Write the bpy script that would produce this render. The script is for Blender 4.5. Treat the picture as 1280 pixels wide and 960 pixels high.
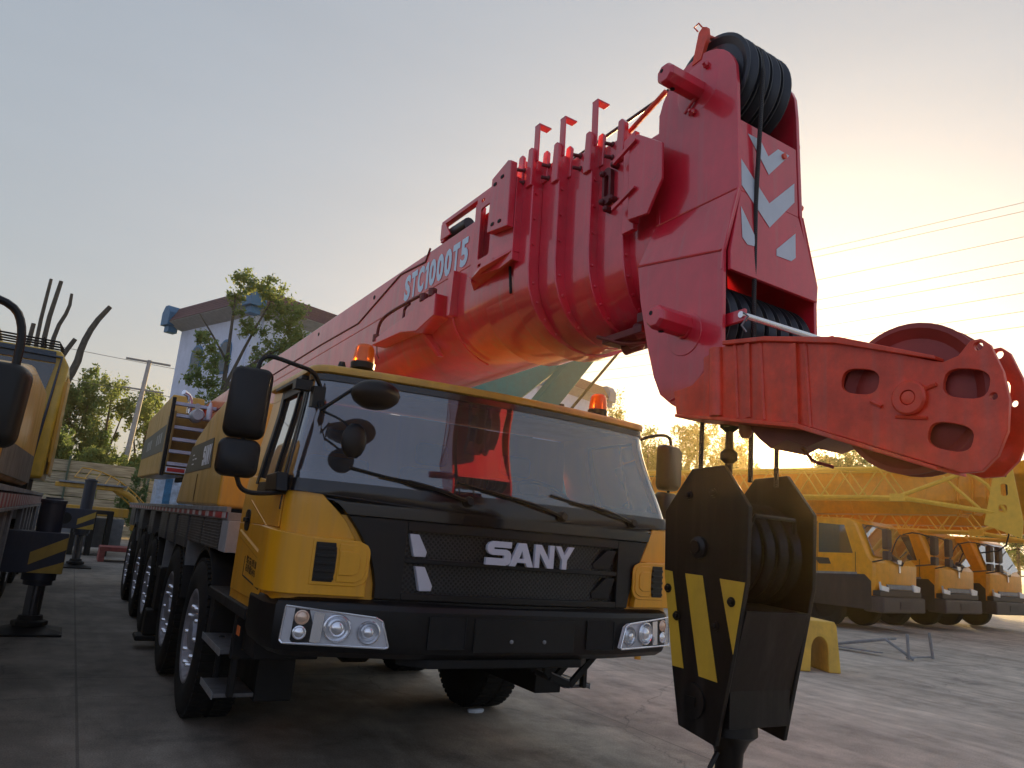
import bpy, bmesh, math, random
import numpy as np
from mathutils import Vector, Matrix, noise
random.seed(7)
R = math.radians
for o in list(bpy.data.objects): bpy.data.objects.remove(o)
scene = bpy.context.scene
COL = scene.collection

# ------------------------------------------------------------------ camera
yaw, pitch, roll = R(29.5), R(11.75), R(5.0)
fw = Vector((math.sin(yaw)*math.cos(pitch), math.cos(yaw)*math.cos(pitch), math.sin(pitch)))
r0 = Vector((math.cos(yaw), -math.sin(yaw), 0)); u0 = r0.cross(fw)
rr = math.cos(roll)*r0 + math.sin(roll)*u0; uu = rr.cross(fw)
cam_d = bpy.data.cameras.new('camera'); cam = bpy.data.objects.new('camera', cam_d); COL.objects.link(cam)
M = Matrix((rr, uu, -fw)).transposed().to_4x4(); M.translation = Vector((0, 0, 1.65))
cam.matrix_world = M
cam_d.sensor_width = 36; cam_d.lens = 924/1280*36; cam_d.clip_start = .05; cam_d.clip_end = 3000
scene.camera = cam

# ------------------------------------------------------------------ world, sun, exposure
SUN_AZ, SUN_EL = 51.3, 7.3
w = bpy.data.worlds.new("World"); scene.world = w; w.use_nodes = True
nt = w.node_tree; nt.nodes.clear()
out = nt.nodes.new('ShaderNodeOutputWorld'); bg = nt.nodes.new('ShaderNodeBackground')
sky = nt.nodes.new('ShaderNodeTexSky'); sky.sky_type = 'NISHITA'; sky.sun_disc = False
sky.sun_elevation = R(SUN_EL); sky.sun_rotation = R(SUN_AZ)
sky.altitude = 0; sky.air_density = 1.0; sky.dust_density = 3.0; sky.ozone_density = 1.0
bg.inputs[1].default_value = 0.15
hs = nt.nodes.new('ShaderNodeHueSaturation'); hs.inputs['Saturation'].default_value = .8
nt.links.new(sky.outputs[0], hs.inputs['Color'])
gm = nt.nodes.new('ShaderNodeGamma'); gm.inputs[1].default_value = .36; nt.links.new(hs.outputs[0], gm.inputs[0]); 
# sky tint by angle from sun; far side lifted and bluish, added front fill
geo = nt.nodes.new('ShaderNodeTexCoord'); dp = nt.nodes.new('ShaderNodeVectorMath'); dp.operation = 'DOT_PRODUCT'
nt.links.new(geo.outputs['Generated'], dp.inputs[0]); dp.inputs[1].default_value = (math.sin(R(SUN_AZ)), math.cos(R(SUN_AZ)), .0)
fm_ = nt.nodes.new('ShaderNodeMapRange'); fm_.interpolation_type = 'SMOOTHSTEP'; fm_.inputs[1].default_value = -.60; fm_.inputs[2].default_value = .30; fm_.inputs[3].default_value = 0; fm_.inputs[4].default_value = 1
nt.links.new(dp.outputs['Value'], fm_.inputs[0])
tn = nt.nodes.new('ShaderNodeMix'); tn.data_type = 'RGBA'; tn.inputs[6].default_value = (.90, .98, 1.28, 1); tn.inputs[7].default_value = (.82, .90, 1.0, 1); nt.links.new(fm_.outputs[0], tn.inputs[0])
mq = nt.nodes.new('ShaderNodeVectorMath'); mq.operation = 'MULTIPLY'; nt.links.new(gm.outputs[0], mq.inputs[0]); nt.links.new(tn.outputs[2], mq.inputs[1]); 
# bright core and halo round the low sun, part of the sky itself
dn = nt.nodes.new('ShaderNodeVectorMath'); dn.operation = 'DOT_PRODUCT'; nt.links.new(geo.outputs['Generated'], dn.inputs[0])
dn.inputs[1].default_value = (math.sin(R(SUN_AZ))*math.cos(R(SUN_EL)), math.cos(R(SUN_AZ))*math.cos(R(SUN_EL)), math.sin(R(SUN_EL)))
# very faint stretched cloud veil
cmp_ = nt.nodes.new('ShaderNodeMapping'); cmp_.inputs['Scale'].default_value = (1.2, 1.2, 6.0); nt.links.new(geo.outputs['Generated'], cmp_.inputs[0])
cn = nt.nodes.new('ShaderNodeTexNoise'); cn.inputs['Scale'].default_value = 2.2; cn.inputs['Detail'].default_value = 7; cn.inputs['Roughness'].default_value = .55; nt.links.new(cmp_.outputs[0], cn.inputs['Vector'])
cmr = nt.nodes.new('ShaderNodeMapRange'); cmr.inputs[1].default_value = .35; cmr.inputs[2].default_value = .75; cmr.inputs[3].default_value = .985; cmr.inputs[4].default_value = 1.03; nt.links.new(cn.outputs[0], cmr.inputs[0])
csc = nt.nodes.new('ShaderNodeVectorMath'); csc.operation = 'SCALE'; nt.links.new(mq.outputs[0], csc.inputs[0]); nt.links.new(cmr.outputs[0], csc.inputs['Scale'])
acc = csc.outputs[0]
for pw_, col_ in ((3500, (40, 30, 14)), (350, (6.5, 3.6, .8)), (45, (.8, .60, .2))):
    mxn = nt.nodes.new('ShaderNodeMath'); mxn.operation = 'MAXIMUM'; mxn.inputs[1].default_value = 0; nt.links.new(dn.outputs['Value'], mxn.inputs[0])
    pn = nt.nodes.new('ShaderNodeMath'); pn.operation = 'POWER'; pn.inputs[1].default_value = pw_; nt.links.new(mxn.outputs[0], pn.inputs[0])
    sc_ = nt.nodes.new('ShaderNodeVectorMath'); sc_.operation = 'SCALE'; sc_.inputs[0].default_value = col_; nt.links.new(pn.outputs[0], sc_.inputs['Scale'])
    ad_ = nt.nodes.new('ShaderNodeVectorMath'); ad_.operation = 'ADD'; nt.links.new(acc, ad_.inputs[0]); nt.links.new(sc_.outputs[0], ad_.inputs[1]); acc = ad_.outputs[0]
nt.links.new(acc, bg.inputs[0]); nt.links.new(bg.outputs[0], out.inputs[0])
sd = bpy.data.lights.new('sun', 'SUN'); so = bpy.data.objects.new('sun', sd); COL.objects.link(so)
sd.energy = 4.2; sd.angle = R(.6); sd.color = (1, .68, .30)
sdir = Vector((math.sin(R(SUN_AZ))*math.cos(R(SUN_EL)), math.cos(R(SUN_AZ))*math.cos(R(SUN_EL)), math.sin(R(SUN_EL))))
so.rotation_euler = sdir.to_track_quat('Z', 'Y').to_euler()
so.location = sdir*60
vs = scene.view_settings; scene.display_settings.display_device = 'sRGB'
vs.view_transform = 'Standard'; vs.look = 'None'; vs.gamma = 1; vs.use_curve_mapping = False
vs.exposure = 1.52

# ------------------------------------------------------------------ materials
def lk(nt, a, b): nt.links.new(a, b)
MATS = {}
def mat(name, col, rough=.5, metal=0., var=.15, scale=6., coat=0., bump=0., bscale=60., dirt=0., dirtcol=(.12, .1, .08),
        alpha=None, emit=None, trans=0., streak=False, spec=None, rvar=.0, chips=0., cior=1.5):
    if name in MATS: return MATS[name]
    m = bpy.data.materials.new(name); m.use_nodes = True; nt = m.node_tree
    b = nt.nodes['Principled BSDF']; tc = nt.nodes.new('ShaderNodeTexCoord')
    b.inputs['Roughness'].default_value = rough; b.inputs['Metallic'].default_value = metal
    b.inputs['Coat Weight'].default_value = coat; b.inputs['Coat Roughness'].default_value = .08; b.inputs['Coat IOR'].default_value = cior
    if spec is not None: b.inputs['Specular IOR Level'].default_value = spec
    if trans: b.inputs['Transmission Weight'].default_value = trans
    n = nt.nodes.new('ShaderNodeTexNoise'); n.inputs['Scale'].default_value = scale; n.inputs['Detail'].default_value = 6
    n.inputs['Roughness'].default_value = .65
    src = tc.outputs['Object']
    if streak:
        mp = nt.nodes.new('ShaderNodeMapping'); mp.inputs['Scale'].default_value = (1, 1, .12); lk(nt, src, mp.inputs[0]); src = mp.outputs[0]
    lk(nt, src, n.inputs['Vector'])
    mr = nt.nodes.new('ShaderNodeMapRange'); mr.inputs[1].default_value = .3; mr.inputs[2].default_value = .7
    mr.inputs[3].default_value = 1-var; mr.inputs[4].default_value = 1+var
    lk(nt, n.outputs['Fac'], mr.inputs[0])
    mul = nt.nodes.new('ShaderNodeVectorMath'); mul.operation = 'MULTIPLY'; mul.inputs[0].default_value = col
    lk(nt, mr.outputs[0], mul.inputs[1]); c = mul.outputs[0]
    if dirt:
        n2 = nt.nodes.new('ShaderNodeTexNoise'); n2.inputs['Scale'].default_value = 2.3; n2.inputs['Detail'].default_value = 9; n2.inputs['Roughness'].default_value = .7
        mp2 = nt.nodes.new('ShaderNodeMapping'); mp2.inputs['Scale'].default_value = (1.7, 1.7, .5); lk(nt, tc.outputs['Object'], mp2.inputs[0]); lk(nt, mp2.outputs[0], n2.inputs['Vector'])
        m2 = nt.nodes.new('ShaderNodeMapRange'); m2.inputs[1].default_value = .45; m2.inputs[2].default_value = .75; m2.inputs[3].default_value = 0; m2.inputs[4].default_value = dirt
        lk(nt, n2.outputs['Fac'], m2.inputs[0])
        mx = nt.nodes.new('ShaderNodeMix'); mx.data_type = 'RGBA'; lk(nt, m2.outputs[0], mx.inputs[0]); lk(nt, c, mx.inputs[6]); mx.inputs[7].default_value = (*dirtcol, 1); c = mx.outputs[2]
        ad = nt.nodes.new('ShaderNodeMath'); ad.operation = 'MULTIPLY_ADD'; lk(nt, m2.outputs[0], ad.inputs[0]); ad.inputs[1].default_value = .5; ad.inputs[2].default_value = rough
        lk(nt, ad.outputs[0], b.inputs['Roughness'])
    if chips:
        n5 = nt.nodes.new('ShaderNodeTexNoise'); n5.inputs['Scale'].default_value = 22; n5.inputs['Detail'].default_value = 8; n5.inputs['Roughness'].default_value = .8; lk(nt, tc.outputs['Object'], n5.inputs['Vector'])
        n6 = nt.nodes.new('ShaderNodeTexNoise'); n6.inputs['Scale'].default_value = 2.1; n6.inputs['Detail'].default_value = 3; lk(nt, tc.outputs['Object'], n6.inputs['Vector'])
        a5 = nt.nodes.new('ShaderNodeMath'); a5.operation = 'MULTIPLY_ADD'; a5.inputs[1].default_value = .35; lk(nt, n6.outputs[0], a5.inputs[0]); lk(nt, n5.outputs[0], a5.inputs[2])
        m5 = nt.nodes.new('ShaderNodeMapRange'); m5.inputs[1].default_value = .845; m5.inputs[2].default_value = .875; m5.inputs[3].default_value = 0; m5.inputs[4].default_value = chips; lk(nt, a5.outputs[0], m5.inputs[0])
        x5 = nt.nodes.new('ShaderNodeMix'); x5.data_type = 'RGBA'; lk(nt, m5.outputs[0], x5.inputs[0]); lk(nt, c, x5.inputs[6]); x5.inputs[7].default_value = (.10, .06, .05, 1); c = x5.outputs[2]
        # long dusty run-off streaks
        mp7 = nt.nodes.new('ShaderNodeMapping'); mp7.inputs['Scale'].default_value = (9, 9, .5); lk(nt, tc.outputs['Object'], mp7.inputs[0])
        n7 = nt.nodes.new('ShaderNodeTexNoise'); n7.inputs['Scale'].default_value = 1.6; n7.inputs['Detail'].default_value = 5; lk(nt, mp7.outputs[0], n7.inputs['Vector'])
        m7 = nt.nodes.new('ShaderNodeMapRange'); m7.inputs[1].default_value = .52; m7.inputs[2].default_value = .74; m7.inputs[3].default_value = 0; m7.inputs[4].default_value = .35*chips; lk(nt, n7.outputs[0], m7.inputs[0])
        x7 = nt.nodes.new('ShaderNodeMix'); x7.data_type = 'RGBA'; lk(nt, m7.outputs[0], x7.inputs[0]); lk(nt, c, x7.inputs[6]); x7.inputs[7].default_value = (.26, .20, .17, 1); c = x7.outputs[2]
    lk(nt, c, b.inputs['Base Color'])
    if bump:
        n3 = nt.nodes.new('ShaderNodeTexNoise'); n3.inputs['Scale'].default_value = bscale; n3.inputs['Detail'].default_value = 3
        lk(nt, tc.outputs['Object'], n3.inputs['Vector']); bp = nt.nodes.new('ShaderNodeBump'); bp.inputs['Strength'].default_value = bump; bp.inputs['Distance'].default_value = .01
        lk(nt, n3.outputs['Fac'], bp.inputs['Height']); lk(nt, bp.outputs[0], b.inputs['Normal'])
    if emit: b.inputs['Emission Color'].default_value = (*emit[:3], 1); b.inputs['Emission Strength'].default_value = emit[3]
    MATS[name] = m
    return m
def stripes(name, c1, c2, axis, period, duty=.5, skew=None, rough=.4, phase=0.):
    """two-colour stripes running across one object axis (or a skewed direction)"""
    m = bpy.data.materials.new(name); m.use_nodes = True; nt = m.node_tree; b = nt.nodes['Principled BSDF']; b.inputs['Roughness'].default_value = rough
    tc = nt.nodes.new('ShaderNodeTexCoord'); d = nt.nodes.new('ShaderNodeVectorMath'); d.operation = 'DOT_PRODUCT'
    d.inputs[1].default_value = axis; lk(nt, tc.outputs['Object'], d.inputs[0])
    a = nt.nodes.new('ShaderNodeMath'); a.operation = 'MULTIPLY_ADD'; a.inputs[1].default_value = 1/period; a.inputs[2].default_value = 100+phase; lk(nt, d.outputs['Value'], a.inputs[0])
    f = nt.nodes.new('ShaderNodeMath'); f.operation = 'FRACT'; lk(nt, a.outputs[0], f.inputs[0])
    g = nt.nodes.new('ShaderNodeMath'); g.operation = 'GREATER_THAN'; g.inputs[1].default_value = duty; lk(nt, f.outputs[0], g.inputs[0])
    mx = nt.nodes.new('ShaderNodeMix'); mx.data_type = 'RGBA'; lk(nt, g.outputs[0], mx.inputs[0]); mx.inputs[6].default_value = (*c1, 1); mx.inputs[7].default_value = (*c2, 1)
    n = nt.nodes.new('ShaderNodeTexNoise'); n.inputs['Scale'].default_value = 9; n.inputs['Detail'].default_value = 6; lk(nt, tc.outputs['Object'], n.inputs['Vector'])
    mr = nt.nodes.new('ShaderNodeMapRange'); mr.inputs[1].default_value = .3; mr.inputs[2].default_value = .7; mr.inputs[3].default_value = .6; mr.inputs[4].default_value = 1.15; lk(nt, n.outputs[0], mr.inputs[0])
    mu = nt.nodes.new('ShaderNodeVectorMath'); mu.operation = 'MULTIPLY'; lk(nt, mx.outputs[2], mu.inputs[0]); lk(nt, mr.outputs[0], mu.inputs[1]); lk(nt, mu.outputs[0], b.inputs['Base Color'])
    return m
def glassmat(name, tint, dust, rough=.03, ior=1.5, boost=1.6, dustcol=(.5, .5, .52)):
    m = bpy.data.materials.new(name); m.use_nodes = True; nt = m.node_tree; nt.nodes.clear()
    o = nt.nodes.new('ShaderNodeOutputMaterial'); t = nt.nodes.new('ShaderNodeBsdfTransparent'); t.inputs[0].default_value = (*tint, 1)
    g = nt.nodes.new('ShaderNodeBsdfGlossy'); g.inputs['Roughness'].default_value = rough; g.inputs[0].default_value = (.95, .97, 1, 1)
    d = nt.nodes.new('ShaderNodeBsdfDiffuse'); d.inputs[0].default_value = (*dustcol, 1)
    fr = nt.nodes.new('ShaderNodeFresnel'); fr.inputs[0].default_value = ior
    mu = nt.nodes.new('ShaderNodeMath'); mu.operation = 'MULTIPLY'; mu.inputs[1].default_value = boost; mu.use_clamp = True; lk(nt, fr.outputs[0], mu.inputs[0])
    tc = nt.nodes.new('ShaderNodeTexCoord'); n = nt.nodes.new('ShaderNodeTexNoise'); n.inputs['Scale'].default_value = 3; n.inputs['Detail'].default_value = 8
    mp = nt.nodes.new('ShaderNodeMapping'); mp.inputs['Scale'].default_value = (4, 4, .35); lk(nt, tc.outputs['Object'], mp.inputs[0]); lk(nt, mp.outputs[0], n.inputs['Vector'])
    mr = nt.nodes.new('ShaderNodeMapRange'); mr.inputs[1].default_value = .3; mr.inputs[2].default_value = .75; mr.inputs[3].default_value = dust*.5; mr.inputs[4].default_value = dust*1.6; lk(nt, n.outputs[0], mr.inputs[0])
    m1 = nt.nodes.new('ShaderNodeMixShader'); lk(nt, mr.outputs[0], m1.inputs[0]); lk(nt, t.outputs[0], m1.inputs[1]); lk(nt, d.outputs[0], m1.inputs[2])
    m2 = nt.nodes.new('ShaderNodeMixShader'); lk(nt, mu.outputs[0], m2.inputs[0]); lk(nt, m1.outputs[0], m2.inputs[1]); lk(nt, g.outputs[0], m2.inputs[2])
    lk(nt, m2.outputs[0], o.inputs[0])
    return m
YEL = mat('yellow paint', (.74, .34, .008), .34, var=.10, coat=.25, dirt=.25, dirtcol=(.36, .20, .04), streak=True, chips=.5)
YEL2 = mat('yellow paint faded', (.60, .32, .03), .4, var=.12, coat=.2, dirt=.5, dirtcol=(.30, .19, .07), streak=True, chips=.7)
RED = mat('red boom paint', (.70, .018, .042), .30, var=.18, scale=3, coat=.9, bump=.06, bscale=9, dirt=.30, dirtcol=(.32, .05, .05), chips=.7, cior=1.55)
RED2 = mat('red paint dull', (.82, .065, .02), .42, var=.2, scale=12, coat=.2, dirt=.35, dirtcol=(.28, .05, .03), chips=.8, bump=.15, bscale=30)
DRED = mat('dark red part', (.14, .012, .015), .5, var=.25)
BLK = mat('black plastic', (.006, .006, .007), .40, var=.2, bump=.1, bscale=300, dirt=.2, dirtcol=(.025, .023, .02), spec=.35)
GLB = mat('gloss black panel', (.007, .007, .009), .16, var=.2, coat=.4, dirt=.15, dirtcol=(.03, .027, .024), spec=.4)
CHS = mat('chassis black', (.009, .009, .010), .6, var=.3, dirt=.5, dirtcol=(.028, .025, .022), spec=.3)
HBK = mat('hook block black', (.006, .0045, .004), .38, var=.25, bump=.12, bscale=20, dirt=.3, dirtcol=(.028, .02, .014), chips=.2, spec=.35)
RUB = mat('tyre rubber', (.012, .012, .012), .85, var=.3, bump=.3, bscale=40, dirt=.6, dirtcol=(.035, .032, .028), spec=.3)
STL = mat('painted steel rim', (.38, .38, .42), .4, .3, var=.3, dirt=.8, dirtcol=(.12, .10, .09))
GRY = mat('grey steel', (.26, .27, .28), .45, .2, var=.2, dirt=.5, dirtcol=(.1, .09, .08))
ALU = mat('tread plate aluminium', (.13, .13, .14), .45, .4, var=.3, dirt=.6)
WIRE = mat('wire rope', (.05, .048, .05), .4, .5, var=.4, scale=80)
SHV = mat('nylon sheave', (.028, .03, .038), .38, var=.2)
CHR = mat('chrome', (.85, .86, .9), .2, .8, var=.05)
WHT = mat('white paint', (.72, .75, .82), .35, var=.06)
DEC = mat('pale blue decal', (.62, .80, .95), .35, var=.08)
REFL = mat('reflective grey chevron', (.60, .64, .70), .4, var=.06)
SILV = mat('silver letter', (.60, .60, .68), .4, .15, var=.05)
LENS = glassmat('lamp lens', (.96, .97, .98), .04, .05, 1.4, 1.0)
SEAT = mat('seat fabric', (.22, .21, .2), .9)
CREAM = mat('cab lining', (.20, .19, .18), .85)
SMIR = mat('mirror glass', (.8, .82, .85), .03, 1., var=.01)
AMB = mat('amber lens', (.75, .13, .01), .25, var=.05, trans=.45, emit=(.9, .16, .01, .02))
ORG = mat('orange lens', (.7, .16, .03), .3)
REDL = mat('red reflector', (.45, .012, .02), .3)
BLU = mat('blue trim', (.07, .19, .33), .5, var=.15)
TEAL = mat('teal paint', (.012, .22, .19), .4, var=.15, coat=.2, dirt=.3)
HAZ = stripes('yellow and black hazard', (.55, .32, .02), (.02, .02, .04), (0, .72, .95), .34)
WGLASS = glassmat('windscreen glass', (.36, .38, .42), .07, .015, 1.6, 3.0, (.42, .44, .5))
SGLASS = glassmat('side glass', (.42, .42, .40), .06, .02, 1.5, 1.8)

# ------------------------------------------------------------------ geometry helpers
def wloc(o):
    v = Vector((0, 0, 0))
    while o is not None: v += o.location; o = o.parent
    return v
SPLIT = {'plate_bolt', 'sheave_axle', 'stop_plate', 'side_panel', 'flange_bolt', 'adjuster_bolt', 'guide_fin', 'side_stud', 'hazard_stripe', 'bolt_slot', 'drain_hole', 'stiffener', 'hydraulic_fitting', 'hose_bundle', 'mudguard', 'weld_rib', 'fence_post', 'door_seam', 'deck_edge', 'blue_tape', 'handrail', 'weld_seam', 'mirror_arm', 'cross_arm', 'wiper_arm', 'front_step', 'tool_box', 'wheel_nut', 'rim_hole', 'boom_rib'}
class MB:
    def __init__(s, f=None): s.v = []; s.f = []; s.m = []; s.cm = 0; s.fn = f; s.sm = []
    def mat(s, i): s.cm = i; return s
    def add(s, vs, fs):
        b = len(s.v)
        for p in vs:
            s.v.append(tuple(s.fn(*p)) if s.fn else tuple(p))
        for f in fs: s.f.append(tuple(b+i for i in f)); s.m.append(s.cm)
        return s
    def box(s, a, b, rot=None, piv=None):
        x0, y0, z0 = [min(p, q) for p, q in zip(a, b)]; x1, y1, z1 = [max(p, q) for p, q in zip(a, b)]
        vs = [(x, y, z) for x in (x0, x1) for y in (y0, y1) for z in (z0, z1)]
        if rot is not None:
            c = Vector(piv) if piv else Vector(((x0+x1)/2, (y0+y1)/2, (z0+z1)/2)); vs = [tuple(c+rot@(Vector(v)-c)) for v in vs]
        return s.add(vs, [(0, 1, 3, 2), (4, 6, 7, 5), (0, 4, 5, 1), (2, 3, 7, 6), (0, 2, 6, 4), (1, 5, 7, 3)])
    def loft(s, A, B):
        n = len(A)
        return s.add(list(A)+list(B), [tuple(range(n-1, -1, -1)), tuple(range(n, 2*n))]+[(i, (i+1) % n, n+(i+1) % n, n+i) for i in range(n)])
    def rings(s, rs, caps=True, closed=True):
        n = len(rs[0]); vs = [p for r in rs for p in r]; fs = []
        for k in range(len(rs)-1):
            for i in range(n if closed else n-1):
                j = (i+1) % n; fs.append((k*n+i, k*n+j, (k+1)*n+j, (k+1)*n+i))
        if caps: fs += [tuple(range(n-1, -1, -1)), tuple((len(rs)-1)*n+i for i in range(n))]
        return s.add(vs, fs)
    def prism(s, poly, plane, d0, d1):
        """poly in 2D; plane 'yz' -> x=d, 'xz' -> y=d, 'xy' -> z=d"""
        g = {'yz': lambda p, d: (d, p[0], p[1]), 'xz': lambda p, d: (p[0], d, p[1]), 'xy': lambda p, d: (p[0], p[1], d)}[plane]
        return s.loft([g(p, d0) for p in poly], [g(p, d1) for p in poly])
    def plate(s, outer, holes, plane, d0, d1):
        g = {'yz': lambda p, d: (d, p[0], p[1]), 'xz': lambda p, d: (p[0], d, p[1]), 'xy': lambda p, d: (p[0], p[1], d)}[plane]
        bm = bmesh.new(); loops = []
        for lp in [outer]+holes:
            vv = [bm.verts.new((p[0], p[1], 0)) for p in lp]; loops.append(vv)
            for i in range(len(vv)): bm.edges.new((vv[i], vv[(i+1) % len(vv)]))
        bm.verts.index_update()
        bmesh.ops.triangle_fill(bm, use_beauty=True, use_dissolve=False, edges=bm.edges[:])
        P = [(v.co.x, v.co.y) for v in bm.verts]; n = len(P)
        F = [tuple(v.index for v in f.verts) for f in bm.faces]
        idx = []; k = 0
        for lp in loops:
            idx += [(k+i, k+(i+1) % len(lp)) for i in range(len(lp))]; k += len(lp)
        bm.free()
        return s.add([g(p, d0) for p in P]+[g(p, d1) for p in P],
                     F+[tuple(n+i for i in reversed(f)) for f in F]+[(a, b, n+b, n+a) for a, b in idx])
    def cyl(s, p0, p1, r0, r1=None, n=20, caps=True):
        r1 = r0 if r1 is None else r1
        p0 = Vector(p0); p1 = Vector(p1); d = (p1-p0).normalized(); a = d.orthogonal().normalized(); b = d.cross(a)
        R0 = [tuple(p0+r0*(math.cos(t)*a+math.sin(t)*b)) for t in [2*math.pi*i/n for i in range(n)]]
        R1 = [tuple(p1+r1*(math.cos(t)*a+math.sin(t)*b)) for t in [2*math.pi*i/n for i in range(n)]]
        return s.rings([R0, R1], caps)
    def lathe(s, prof, c, axis, n=32):
        """prof list of (radius, along)"""
        c = Vector(c); d = Vector(axis).normalized(); a = d.orthogonal().normalized(); b = d.cross(a)
        rs = [[tuple(c+h*d+max(r, 1e-4)*(math.cos(t)*a+math.sin(t)*b)) for t in [2*math.pi*i/n for i in range(n)]] for r, h in prof]
        return s.rings(rs, True)
    def tube(s, pts, r, n=8, smooth=0):
        pts = [Vector(p) for p in pts]
        for _ in range(smooth):
            q = [pts[0]]
            for a, b in zip(pts, pts[1:]): q += [a.lerp(b, .25), a.lerp(b, .75)]
            pts = q+[pts[-1]]
        rad = r if callable(r) else (lambda k: r)
        rs = []; up = None
        for i, p in enumerate(pts):
            d = (pts[min(i+1, len(pts)-1)]-pts[max(i-1, 0)]).normalized()
            if up is None: up = d.orthogonal().normalized()
            up = (up-d*up.dot(d)).normalized(); b = d.cross(up); rr_ = rad(i/(len(pts)-1))
            rs.append([tuple(p+rr_*(math.cos(t)*up+math.sin(t)*b)) for t in [2*math.pi*k/n for k in range(n)]])
        return s.rings(rs)
    def grid(s, fn, nu, nv):
        vs = [fn(i/nu, j/nv) for j in range(nv+1) for i in range(nu+1)]
        return s.add(vs, [(j*(nu+1)+i, j*(nu+1)+i+1, (j+1)*(nu+1)+i+1, (j+1)*(nu+1)+i) for j in range(nv) for i in range(nu)])
    def slab(s, f0, f1, nu, nv):
        """closed thick patch between two grid functions"""
        s_v = [f0(i/nu, j/nv) for j in range(nv+1) for i in range(nu+1)]+[f1(i/nu, j/nv) for j in range(nv+1) for i in range(nu+1)]
        N = (nu+1)*(nv+1); q = lambda i, j: j*(nu+1)+i; fs = []
        for j in range(nv):
            for i in range(nu):
                a = (q(i, j), q(i+1, j), q(i+1, j+1), q(i, j+1)); fs.append(a); fs.append(tuple(N+k for k in reversed(a)))
        rim = [q(i, 0) for i in range(nu)]+[q(nu, j) for j in range(nv)]+[q(i, nv) for i in range(nu, 0, -1)]+[q(0, j) for j in range(nv, 0, -1)]
        for a, b in zip(rim, rim[1:]+rim[:1]): fs.append((b, a, N+a, N+b))
        return s.add(s_v, fs)
    def build(s, name, mats, parent=None, bevel=0, ang=32, seg=2, loc=None):
        if name in SPLIT and len(s.f) > 0:
            par = list(range(len(s.v)))
            def fd(a):
                while par[a] != a: par[a] = par[par[a]]; a = par[a]
                return a
            for f in s.f:
                for i in f[1:]: par[fd(i)] = fd(f[0])
            comps = {}
            for f, m_ in zip(s.f, s.m): comps.setdefault(fd(f[0]), []).append((f, m_))
            if len(comps) > 1:
                o = None
                for k in comps:
                    q = MB(); ids = sorted({i for f, _ in comps[k] for i in f}); mp = {i: j for j, i in enumerate(ids)}
                    q.v = [s.v[i] for i in ids]; q.f = [tuple(mp[i] for i in f) for f, _ in comps[k]]; q.m = [m_ for _, m_ in comps[k]]
                    o = q._build(name, mats, parent, bevel, ang, seg, loc) if o is None else (q._build(name, mats, parent, bevel, ang, seg, loc), o)[1]
                return o
        return s._build(name, mats, parent, bevel, ang, seg, loc)
    def _build(s, name, mats, parent=None, bevel=0, ang=32, seg=2, loc=None):
        if not isinstance(mats, (list, tuple)): mats = [mats]
        me = bpy.data.meshes.new(name); o = bpy.data.objects.new(name, me); COL.objects.link(o)
        if loc is not None: o.location = loc
        if parent: o.parent = parent
        off = wloc(o)
        me.from_pydata([(x-off.x, y-off.y, z-off.z) for x, y, z in s.v], [], s.f)
        for m in mats: me.materials.append(m)
        me.polygons.foreach_set('material_index', s.m)
        bm = bmesh.new(); bm.from_mesh(me); bmesh.ops.recalc_face_normals(bm, faces=bm.faces[:]); bm.to_mesh(me); bm.free()
        me.polygons.foreach_set('use_smooth', [True]*len(me.polygons)); me.set_sharp_from_angle(angle=R(ang)); me.update()
        if bevel:
            md = o.modifiers.new('bevel', 'BEVEL'); md.width = bevel; md.segments = seg; md.limit_method = 'ANGLE'; md.angle_limit = R(35); md.harden_normals = True
        return o
def empty(name, label, cat, loc=(0, 0, 0), rz=0, group=None):
    o = bpy.data.objects.new(name, None); COL.objects.link(o); o.location = loc; o.rotation_euler = (0, 0, rz); o.empty_display_size = .2
    return tag(o, label, cat, group)
def tag(o, label, cat, group=None):
    o['label'] = label; o['category'] = cat
    if group: o['group'] = group
    return o
def struct(o, kind='structure'): o['kind'] = kind; return o
def copytree(o, parent=None):
    c = o.copy(); COL.objects.link(c); c.parent = parent
    for ch in list(o.children): copytree(ch, c)
    return c
def circ(cx, cy, r, n=24, a0=0, a1=360): return [(cx+r*math.cos(R(a0+(a1-a0)*i/n)), cy+r*math.sin(R(a0+(a1-a0)*i/n))) for i in range(n)]
def rrect(x0, y0, x1, y1, r, n=4):
    out = []
    for cx, cy, a in ((x1-r, y1-r, 0), (x0+r, y1-r, 90), (x0+r, y0+r, 180), (x1-r, y0+r, 270)):
        out += [(cx+r*math.cos(R(a+90*i/n)), cy+r*math.sin(R(a+90*i/n))) for i in range(n+1)]
    return out
def smooth01(x): x = max(0, min(1, x)); return x*x*(3-2*x)
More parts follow.
